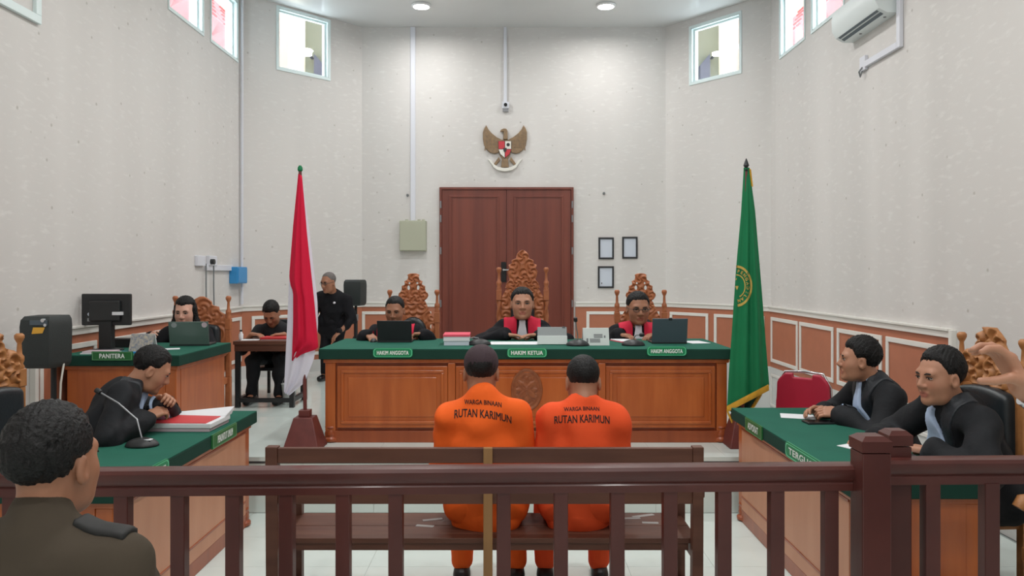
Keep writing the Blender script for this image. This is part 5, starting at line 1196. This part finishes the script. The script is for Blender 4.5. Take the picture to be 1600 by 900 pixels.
# electrical box, conduits, sensor, nails
c = onb(646.5, 369); t = thing('electrical_box', 'beige steel electrical box on the end wall', 'box', c); o = t.location
MB().obox(c+NN*.06, XX, Z_, NN, 20.5*kw_, 23.5*kw_, .06).build('box_body', 'box_beige', t, off=o, bev=.006); MB().obox(c+NN*.124, XX, Z_, NN, 19.5*kw_, 22.5*kw_, .004).build('box_door', 'box_beige', t, off=o, bev=.003)
for sx_ in (-.5, .45, .8): MB().cyl(c+XX*sx_*20*kw_+NN*.06+Z_*23*kw_, c+XX*sx_*20*kw_+NN*.06+Z_*25.5*kw_, .022, n=12).build('cable_gland', 'box_beige', t, off=o)
a, b = onb(645.5, 345), onb(645.5, 42); b.z = ZC-.003
tag(MB().box(a.x-.034, a.x+.034, a.y-.035, a.y, a.z, b.z).build('wall_conduit', 'conduit', bev=.006), 'wide white cable conduit from ceiling to the electrical box', 'conduit')
a = onb(789.5, 160); tag(MB().box(a.x-.022, a.x+.022, a.y-.03, a.y, a.z, ZC-.003).build('wall_conduit', 'conduit', bev=.005), 'thin white cable conduit above the eagle emblem', 'conduit')
c = onb(790, 165); t = thing('wall_camera', 'small white wall camera under the thin conduit', 'camera', c); o = t.location
MB().box(c.x-.05, c.x+.05, c.y-.05, c.y, c.z-.05, c.z+.045).build('housing', 'conduit', t, off=o, bev=.012); MB().cyl(c+NN*.045, c+NN*.07, .024, n=16).build('lens', 'black_gloss', t, off=o)
MB().box(c.x-.04, c.x+.04, c.y-.03, c.y, c.z-.09, c.z-.05).build('bracket', 'grey_metal', t, off=o)
for px, py, lab in ((637, 305, 'small grey wall hook beside the wide conduit'), (943.5, 302, 'small grey wall hook above the framed certificates')):
    c = onb(px, py); tag(MB().cyl(c, c+NN*.02, .018, n=10).cyl(c+NN*.02, c+NN*.035, .010, n=8).build('wall_hook', 'cable_grey', smooth=True), lab, 'hook')
# corner pipe
a = wl.pt(wl.L-.05, 1.32, .03); tag(MB().cyl(a, (a.x, a.y, ZC-.003), .018, n=10).build('corner_pipe', 'conduit', smooth=True), 'thin white pipe in the corner beside the blue box', 'pipe')
# sockets, trunking and blue box on the left wall
def onl(px, py, out=0.0): s_, z_ = wl.hit(px, py); return wl.pt(s_, z_, out)
LU, LN = wl.u, wl.n
c = onl(320, 407); t = thing('wall_socket', 'white wall sockets with dark plug on the left wall', 'socket', c); o = t.location
for px in (310, 328): q = onl(px, 407.5); MB().obox(q+LN*.02, LU, Z_, LN, .10 if px < 320 else .11, .055, .02).build('socket_plate', 'conduit', t, off=o, bev=.006)
q = onl(324, 409, .04); MB().cyl(q, q+LN*.04, .03, n=12).build('plug', 'black_plastic', t, off=o)
mb = MB(); 
for px in (317, 329): q = onl(px, 412, .035); mb.tube([q, q+V((0, 0, -.25)), q+V((0, .02, -.75)), (q.x, q.y+.02, PZ+.25)], .008, 6)
mb.build('cable', 'cable_grey', t, off=o, smooth=True)
a, b = onl(319, 418), onl(360, 419); tag(MB().obox((a+b)/2+LN*.015, LU, Z_, LN, (b-a).length/2, .032, .015).build('cable_trunking', 'conduit', bev=.004), 'white cable trunking leading to the blue box', 'trunking')
c = onl(366, 430); t = thing('blue_box', 'bright blue plastic box on the left wall', 'box', c); o = t.location
MB().obox(c+LN*.05, LU, Z_, LN, .17, .10, .05).build('box_body', 'blue_plastic', t, off=o, bev=.01); MB().obox(c+LN*.102, LU, Z_, LN, .15, .085, .004).build('box_lid', 'blue_plastic', t, off=o, bev=.003)
# air conditioner on the right wall
RN = wr_n = V((-1, 0, 0)); a0, a1 = 6.35, 7.20; zb_, zt_ = 3.86, 4.15
t = thing('air_conditioner', 'white split air conditioner high on the right wall', 'air conditioner', (XR, (a0+a1)/2, zb_)); o = t.location
prof = [(0, 0), (.10, -.0), (.165, .035), (.20, .10), (.205, .20), (.195, .27), (.17, .29), (0, .29)]
MB().prism([(p[0], p[1]) for p in prof], V((XR, a0, zb_)), RN, Z_, Y_, a1-a0).build('casing', 'ac_white', t, off=o, smooth=30)
for (p0, p1) in (((.105, .003), (.130, .017)), ((.142, .024), (.162, .035))):
    mb = MB(); n_ = V((-(p1[1]-p0[1]), 0, -(p1[0]-p0[0]))).normalized(); pa = V((XR-p0[0], 0, zb_+p0[1])); pb = V((XR-p1[0], 0, zb_+p1[1])); mb.obox(V(((pa.x+pb.x)/2, (a0+a1)/2, (pa.z+pb.z)/2)), Y_, (pb-pa).normalized(), (pb-pa).normalized().cross(Y_), (a1-a0)/2-.05, (pb-pa).length/2, .004); mb.build('air_slot', 'ac_dark', t, off=o)
MB().box(XR-.15, XR-.05, a0-.001, a0+.002, zb_+.20, zb_+.26).build('rating_label', 'print_grey', t, off=o)
for k in range(2): MB().cyl((XR-.06, a0+.12+k*.45, zb_-.006), (XR-.06, a0+.12+k*.45, zb_+.004), .012, n=10).build('screw', 'cable_grey', t, off=o)
q0 = onx(1366.5, 16, XR); q1 = onx(1366.5, 99, XR); q2 = onx(1332, 117, XR); y_, zq = q1.y, q1.z
MB().box(XR-.035, XR-.003, y_-.22, y_-.16, zq+.0, zb_+.25).build('conduit_drop', 'conduit', t, off=o) if False else None
t = thing('pipe_cover', 'white pipe cover dropping beside the air conditioner to a socket', 'conduit', (XR, a0-.05, zq)); o = t.location
MB().box(XR-.035, XR-.001, a0-.075, a0-.02, zq-.0, zb_+.22).build('vertical_cover', 'conduit', t, off=o, bev=.004); MB().box(XR-.035, XR-.001, a0-.018, a0+.55, zq-.0, zq+.055).build('horizontal_cover', 'conduit', t, off=o, bev=.004)
MB().box(XR-.03, XR-.001, a0+.55, a0+.66, zq-.02, zq+.11).build('socket_plate', 'conduit', t, off=o, bev=.004); MB().tube([(XR-.03, a0+.6, zq+.01), (XR-.06, a0+.6, zq-.03), (XR-.04, a0+.62, zq-.07), (XR-.02, a0+.62, zq-.01)], .008, 6).build('cable_loop', 'cable_grey', t, off=o, smooth=True)

# ------------------------------------------------------------------ loudspeakers
def speaker(label, px, d, y0, y1, wpx, floor, wire=False, rz=0.0):
    x = P(px, 0, d).x; zb, ztp = P(0, y1, d).z, P(0, y0, d).z; w = wpx*d/F; t = thing('loudspeaker_stand', label, 'loudspeaker', (x, d, floor), rz); o = V((x, d, floor))
    k = .14; dp = w*.85
    pr = [(-w/2, 0), (-w/2+.02, -dp*.7), (-w/2+w*.12, -dp), (w/2-w*.12, -dp), (w/2-.02, -dp*.7), (w/2, 0), (w*.36, dp*.2), (-w*.36, dp*.2)]
    H_ = ztp-zb; rings = []
    for f_, s_ in ((0, .80), (.06, .93), (.12, .97), (.80, 1.0), (.93, .97), (1.0, .86)): rings.append([V((p[0]*s_, p[1]*s_, zb-floor+H_*f_)) for p in pr])
    cab = MB().tube_rings(rings).build('cabinet', 'speaker_black', t, smooth=30)
    if wire:
        MB().obox(V((0.03, -dp-.003, zb-floor+H_*.885)), X_, Z_, -Y_, w*.22, H_*.045, .004).build('control_panel', 'laptop_slate', cab); MB().cyl((w*.26, -dp-.0, zb-floor+H_*.93), (w*.26, -dp-.02, zb-floor+H_*.93), .012, n=12).build('knob', 'chrome', cab)
        MB().cyl((w*.30, -dp+.01, zb-floor+H_*.84), (w*.30, -dp-.01, zb-floor+H_*.84), .010, n=12).build('knob', 'chrome', cab)
        mb = MB(); zz = zb-floor+H_*.76; mb._add([V((-.015, -dp-.003, zz-.03)), V((.055, -dp-.003, zz-.025)), V((.07, -dp-.003, zz+.012)), V((-.005, -dp-.003, zz+.012))], [(0, 1, 2, 3)]); mb.build('sticker', 'sticker_orange', cab)
    MB().cyl((0, 0, .55), (0, 0, zb-floor+.02), .018).cyl((0, 0, .12), (0, 0, .75), .024).build('pole', 'black_plastic', t, smooth=True); MB().cyl((0, 0, .70), (0, 0, .78), .034).build('collar', 'grey_metal', t, smooth=True)
    for k_ in range(3):
        a_ = math.radians(90+k_*120); MB().tube([(0, 0, .52), (math.cos(a_)*.20, math.sin(a_)*.20, .24), (math.cos(a_)*.32, math.sin(a_)*.32, .012)], .012, 8).build('leg', 'black_plastic', t, smooth=True)
    if wire: MB().tube([(w*.42, -dp*.3, zb-floor+.02), (w*.44, -dp*.5, zb-floor-.1), (w*.36, -dp*.4, zb-floor-.3), (w*.38, -.1, .3), (w*.3, -.1, .008)], .006, 6).build('cable', 'cable_white', t, smooth=True)
    return t
speaker('black loudspeaker on a pole stand in front of the clerk desk', 84, 5.08, 492, 571, 58, 0, True)
speaker('black loudspeaker on a pole stand behind the standing man', 556, 9.75, 437, 477, 34, PZ)

# ------------------------------------------------------------------ things on the judges bench
def laptop(label, cx, y0, y1, wpx, d, zt_, mat_, tilt=12, rz=0.0, logo=None, group=None):
    x = P(cx, 0, d).x; w = wpx*d/F; hgt = (y1-y0)*d/F; t = thing('laptop', label, 'laptop', (x, d, zt_), rz, group); a = math.radians(tilt); h_ = hgt/math.cos(a)
    MB().box(-w/2, w/2, .0, w*.66, .0, .014).build('keyboard_base', 'black_plastic', t, bev=.003)
    u = X_; v = V((0, -math.sin(a), math.cos(a))); n_ = V((0, -math.cos(a), -math.sin(a)))
    lid = MB().obox(V((0, .004, .012))+v*h_/2, u, v, n_, w/2, h_/2, .005).build('lid', mat_, t, bev=.004)
    MB().obox(V((0, .004, .012))+v*h_/2-n_*.0055, u, v, n_, w/2-.012, h_/2-.012, .0008).build('screen', 'black_gloss', lid)
    if logo == 'cam': MB().obox(V((0, .004, .012))+v*(h_-.004)+n_*.006, u, v, n_, .014, .010, .006).build('clip_cover', 'black_plastic', lid)
    if logo == 'stick':
        for sx_, m_ in ((-.36, 'tablet_grey'), (.40, 'folder_pale')): MB().cyl(V((sx_*w, .004, .012))+v*h_*.86+n_*.005, V((sx_*w, .004, .012))+v*h_*.86+n_*.0058, .022, n=18).build('sticker', m_, lid)
    return t
zt = DKZ+.004
laptop('black laptop before the judge on the flag side', 616.5, 504, 536, 54, 6.42, zt, 'laptop_black', 8)
laptop('slate grey laptop before the judge with glasses', 1046, 495.5, 533, 55, 6.30, zt, 'laptop_slate', 10, logo='cam')
laptop('pale green grey laptop before the clerk', 296, 499, 535, 60, 6.30, 1.104, 'laptop_green', 10, math.radians(6), 'stick')
# tablet propped up
t = thing('tablet', 'grey tablet in a white folding cover before the middle judge', 'tablet', (P(863, 0, 6.2).x, 6.2, zt)); w = 46*6.2/F
v = V((0, .30, .95)).normalized(); n_ = V((0, -.95, .30)).normalized(); MB().obox(V((0, .0, .0))+v*.075, X_, v, n_, w/2, .073, .005).build('tablet_body', 'tablet_grey', t, bev=.004)
MB().obox(V((0, -.008, .004))+v*.036, X_, v, n_, w/2+.002, .036, .005).build('cover_flap', 'tablet_white', t, bev=.003); MB().obox(v*.145+n_*.006+X_*w*.40, X_, v, n_, .012, .006, .002).build('camera_bump', 'black_gloss', t)
def paper_stack(name, label, cat, c, w, d, h, rz, mats, group=None, sheet=None):
    t = thing(name, label, cat, c, rz, group); z = 0.0
    for (nm, m_, fr, ov_) in mats: MB().box(-w/2-ov_, w/2+ov_, -d/2-ov_, d/2+ov_, z, z+h*fr).build(nm, m_, t, bev=.0015); z += h*fr
    return t
paper_stack('file_stack', 'thick stack of files with a red folder on the judges bench', 'papers', (P(714, 0, 6.25).x, 6.27, zt), 40*6.25/F, .26, .088, .03, [('pages', 'paper_cool', .40, -.004), ('pages', 'paper', .40, .0), ('red_folder', 'folder_pink', .20, .003)])
q = onz(800, 537, zt); paper_stack('paper_sheet', 'white papers under the folded hands of the middle judge', 'paper', (P(806, 0, 6.3).x, 6.32, zt), .42, .24, .006, .0, [('sheets', 'paper', 1, 0)])
paper_stack('file_folder', 'pink red folder before the judge with glasses', 'folder', (P(974, 0, 6.55).x, 6.52, zt), .16, .22, .014, .3, [('cover', 'folder_pink', .5, 0), ('pages', 'paper', .5, -.004)])
paper_stack('paper_sheet', 'white paper beside the slate grey laptop', 'paper', (P(1088, 0, 6.4).x, 6.42, zt), .16, .22, .004, .2, [('sheets', 'paper', 1, 0)])
def mic(label, x, y, z, pts, rz=0.0, s_=1.0, group='conference microphones'):
    t = thing('conference_microphone', label, 'microphone', (x, y, z), rz, group)
    f = Fld((-.13*s_, -.10*s_, -.01), (.13*s_, .10*s_, .08*s_), .007); f.ell((0, 0, 0), (.095*s_, .07*s_, .05*s_), None, .01); X, Y, Z = f.grid(); f.f = np.maximum(f.f, (.001-Z)+0*X+0*Y).astype(np.float32); f.build('base', 'black_plastic', t)
    MB().tube([(0, 0, .04*s_)]+pts, .0045, 8).build('gooseneck', 'grey_metal', t, smooth=True); a = V(pts[-1]); b = V(pts[-2]); dd = (a-b).normalized()
    MB().lathe([(.004, 0), (.014, .004), (.016, .02), (.014, .036), (.004, .042)], a, n=12, ax=dd).build('microphone_head', 'black_plastic', t, smooth=True); return t
mic('black conference microphone between the tablet and the desk calendar', P(903, 0, 6.1).x, 6.13, zt, [(0, .0, .09), (-.012, -.01, .15), (-.016, -.02, .19)])
mic('black conference microphone before the judge with glasses', P(990, 0, 6.12).x, 6.14, zt, [(.005, .0, .06), (.02, -.02, .085), (.045, -.04, .088)])
mic('black conference microphone behind the capped defendant', P(749, 0, 6.2).x, 6.2, zt, [(-.01, 0, .055), (-.05, -.02, .062), (-.09, -.03, .05)])
def calendar(label, cx, y0, y1, wpx, d, zt_, face, rz=0.0, marks=()):
    w = wpx*d/F; h_ = (y1-y0)*d/F; t = thing('desk_calendar', label, 'calendar', (P(cx, 0, d).x, d, zt_), rz); v = V((0, .28, .96)).normalized(); n_ = V((0, -.96, .28)).normalized()
    fr = MB().obox(v*h_/2, X_, v, n_, w/2, h_/2, .003).build('front_card', face, t); MB().obox(V((0, h_*.62, 0))+V((0, -.28, .96)).normalized()*h_/2, X_, V((0, -.28, .96)).normalized(), V((0, .96, .28)).normalized(), w/2, h_/2, .003).build('back_card', 'paper', t)
    for (a, b, ww, hh) in marks: MB().obox(v*h_*b+X_*a*w+n_*.0035, X_, v, n_, ww*w/2, hh*h_/2, .0006).build('print_block', 'print_grey', fr)
calendar('white desk calendar with printed grid beside the judge with glasses', 932, 506, 534, 41, 6.14, zt, 'tablet_white', .06, [(.08, .62, .34, .05), (.08, .54, .34, .05), (.08, .46, .34, .05), (-.05, .36, .40, .05), (-.05, .28, .40, .05), (-.05, .20, .40, .05), (-.34, .30, .07, .22), (.33, .50, .06, .13)])
# mouse under the judge's hand
tag(MB().ball((P(583, 0, 6.45).x, 6.47, zt+.001), (.03, .05, .03)).build('computer_mouse', 'black_plastic', smooth=True), 'black computer mouse under the hand of the laptop judge', 'mouse')

# ------------------------------------------------------------------ clerk desk things
zc_ = 1.104; d = 5.95
t = thing('computer_monitor', 'black computer monitor seen from behind on the clerk desk', 'monitor', (P(163, 0, d).x+.02, d, zc_)); w = 76*d/F; z0_, z1_ = P(0, 508, d).z-zc_, P(0, 459, d).z-zc_
bk = MB().box(-w/2, w/2, -.02, .02, z0_, z1_).build('screen_housing', 'black_plastic', t, bev=.008); MB().box(-w*.32, w*.32, -.045, -.02, z0_+.03, z1_-.05).build('rear_bulge', 'black_plastic', bk, bev=.012)
MB().box(w*.17, w*.37, -.0475, -.0455 if False else -.021, z0_+.08, z0_+.105).build('label_sticker', 'paper', bk); MB().cyl((-w*.33, -.02, z0_+.085), (-w*.33, -.023, z0_+.085), .014, n=14).build('round_sticker', 'paper_cool', bk); MB().box(-w*.37, -w*.28, -.0225, -.0195, z0_+.03, z0_+.055).build('small_sticker', 'tablet_grey', bk)
MB().box(-.05, .05, -.03, .03, .01, z0_+.05).build('stand_neck', 'black_plastic', t, bev=.006); MB().lathe([(.12, 0), (.12, .008), (.06, .014), (.03, .02)], n=24).build('stand_foot', 'black_plastic', t, smooth=True)
calendar('desk calendar with a group photograph on the clerk desk', 219, 517, 545, 38, 5.85, zc_, 'photo_print', -.1)
paper_stack('paper_sheet', 'pale papers beside the monitor on the clerk desk', 'paper', (P(160, 0, 5.7).x-.02, 5.72, zc_), .24, .14, .02, .1, [('sheets', 'paper', .5, 0), ('sheets', 'folder_pale', .5, -.01)])
paper_stack('paper_sheet', 'white notes under the hand of the clerk', 'paper', (P(262, 0, 6.0).x, 6.02, zc_), .16, .10, .004, .4, [('sheets', 'paper', 1, 0)])
paper_stack('black_case', 'low black box behind the monitor on the clerk desk', 'box', (P(192, 0, 6.15).x, 6.22, zc_), .22, .12, .07, 0, [('case', 'black_plastic', 1, 0)])
t = thing('tape_roll', 'blue tape roll on the clerk desk above its sign', 'tape', (P(192, 0, 5.66).x, 5.68, zc_)); MB().lathe([(.014, 0), (.026, 0), (.026, .018), (.014, .018)], n=20).build('roll', 'blue_plastic', t, smooth=True); MB().box(-.07, .07, .03, .06, 0, .012).build('tape_strip', 'blue_plastic', t)

# ------------------------------------------------------------------ writing table things
paper_stack('file_folder', 'red folder on the small writing table', 'folder', (P(432, 0, 7.6).x, 7.60, tz), .26, .2, .028, 0, [('pages', 'paper', .3, -.005), ('red_cover', 'folder_red', .7, 0)])
paper_stack('paper_sheet', 'white paper on the small writing table', 'paper', (P(392, 0, 7.55).x, 7.54, tz), .17, .12, .004, .2, [('sheets', 'paper', 1, 0)])
t = thing('paper_cup', 'small white bottle on the corner of the small table', 'bottle', (P(371, 0, 7.5).x, 7.6, tz)); MB().lathe([(.02, 0), (.022, .05), (.012, .07), (.012, .08)], n=14).build('bottle_body', 'paper', t, smooth=True); MB().cyl((0, 0, .08), (0, 0, .095), .013).build('bottle_cap', 'black_plastic', t)
t = thing('waste_bucket', 'white plastic bucket standing under the small table', 'bucket', (-2.21, 7.62, PZ)); MB().lathe([(.055, 0), (.075, .20), (.08, .205), (.075, .21), (.068, .19), (.05, .02)], n=20).build('bucket_body', 'tablet_white', t, smooth=40); MB().tube([(-.075, 0, .2), (-.045, 0, .27), (.045, 0, .27), (.075, 0, .2)], .004, 6).build('bucket_handle', 'grey_metal', t)

# ------------------------------------------------------------------ prosecutor desk things
zs = SDZ+.004
c = onz(290, 668, zs); t = thing('document_pile', 'thick pile of documents with a red cover on the prosecutor desk', 'papers', (c.x, c.y+.02, zs), -.02)
MB().box(-.21, .20, -.15, .15, 0, .022).build('lower_pages', 'folder_pale', t, bev=.003); MB().box(-.20, .21, -.155, .145, .022, .05).build('upper_pages', 'paper', t, bev=.003)
MB().box(-.19, .18, -.15, .10, .05, .054).build('red_cover', 'folder_red', t); mb = MB(); mb.hexa([(-.13, .10, .05), (.21, .06, .05), (.21, .17, .05), (-.13, .16, .05), (-.13, .11, .056), (.21, .07, .058), (.22, .19, .095), (-.13, .17, .062)]); mb.build('open_page', 'paper', t)
c = onz(222, 697, zs); mic('black conference microphone with long neck on the prosecutor desk', c.x, c.y, zs, [tuple(P(214, 655, c.y+.02)-V((c.x, c.y, zs))), tuple(P(185, 630, c.y+.04)-V((c.x, c.y, zs))), tuple(P(158, 614, c.y+.06)-V((c.x, c.y, zs)))], s_=.95)
MB().box(.02, .06, -.03, .0, .036, .041).build('white_key', 'paper', bpy.data.objects[[o_.name for o_ in bpy.data.objects if o_.get('label') == 'black conference microphone with long neck on the prosecutor desk'][0]])
c = onz(286, 652, zs); t = thing('mobile_phone', 'black phone behind the documents on the prosecutor desk', 'phone', (c.x+.02, c.y+.12, zs), .2); MB().box(-.08, .08, -.04, .04, 0, .009).build('phone_body', 'black_gloss', t, bev=.003); MB().box(-.075, .075, -.036, .036, .009, .0095).build('phone_screen', 'black_plastic', t)

# ------------------------------------------------------------------ advocate desk things
c = onz(1240, 651, zs); paper_stack('paper_sheet', 'white paper under the joined hands of the young advocate', 'paper', (c.x+.03, c.y, zs), .22, .16, .003, -.3, [('sheets', 'paper', 1, 0)])
c = onz(1282, 661, zs); t = thing('mobile_phone', 'black tablet phone before the young advocate', 'phone', (c.x, c.y, zs), .05); MB().box(-.10, .10, -.05, .05, 0, .012).build('phone_body', 'black_plastic', t, bev=.003); MB().box(-.094, .094, -.045, .045, .012, .0126).build('phone_screen', 'black_gloss', t)
c = onz(1336, 697, zs); paper_stack('paper_sheet', 'white papers under the hand of the smiling advocate', 'paper', (c.x+.06, c.y-.02, zs), .26, .19, .004, .5, [('sheets', 'paper', 1, 0)])
c = onz(1400, 716, zs); paper_stack('paper_sheet', 'white papers under the sleeve of the smiling advocate', 'paper', (c.x, c.y, zs), .24, .17, .004, -.1, [('sheets', 'paper_cool', 1, 0)])
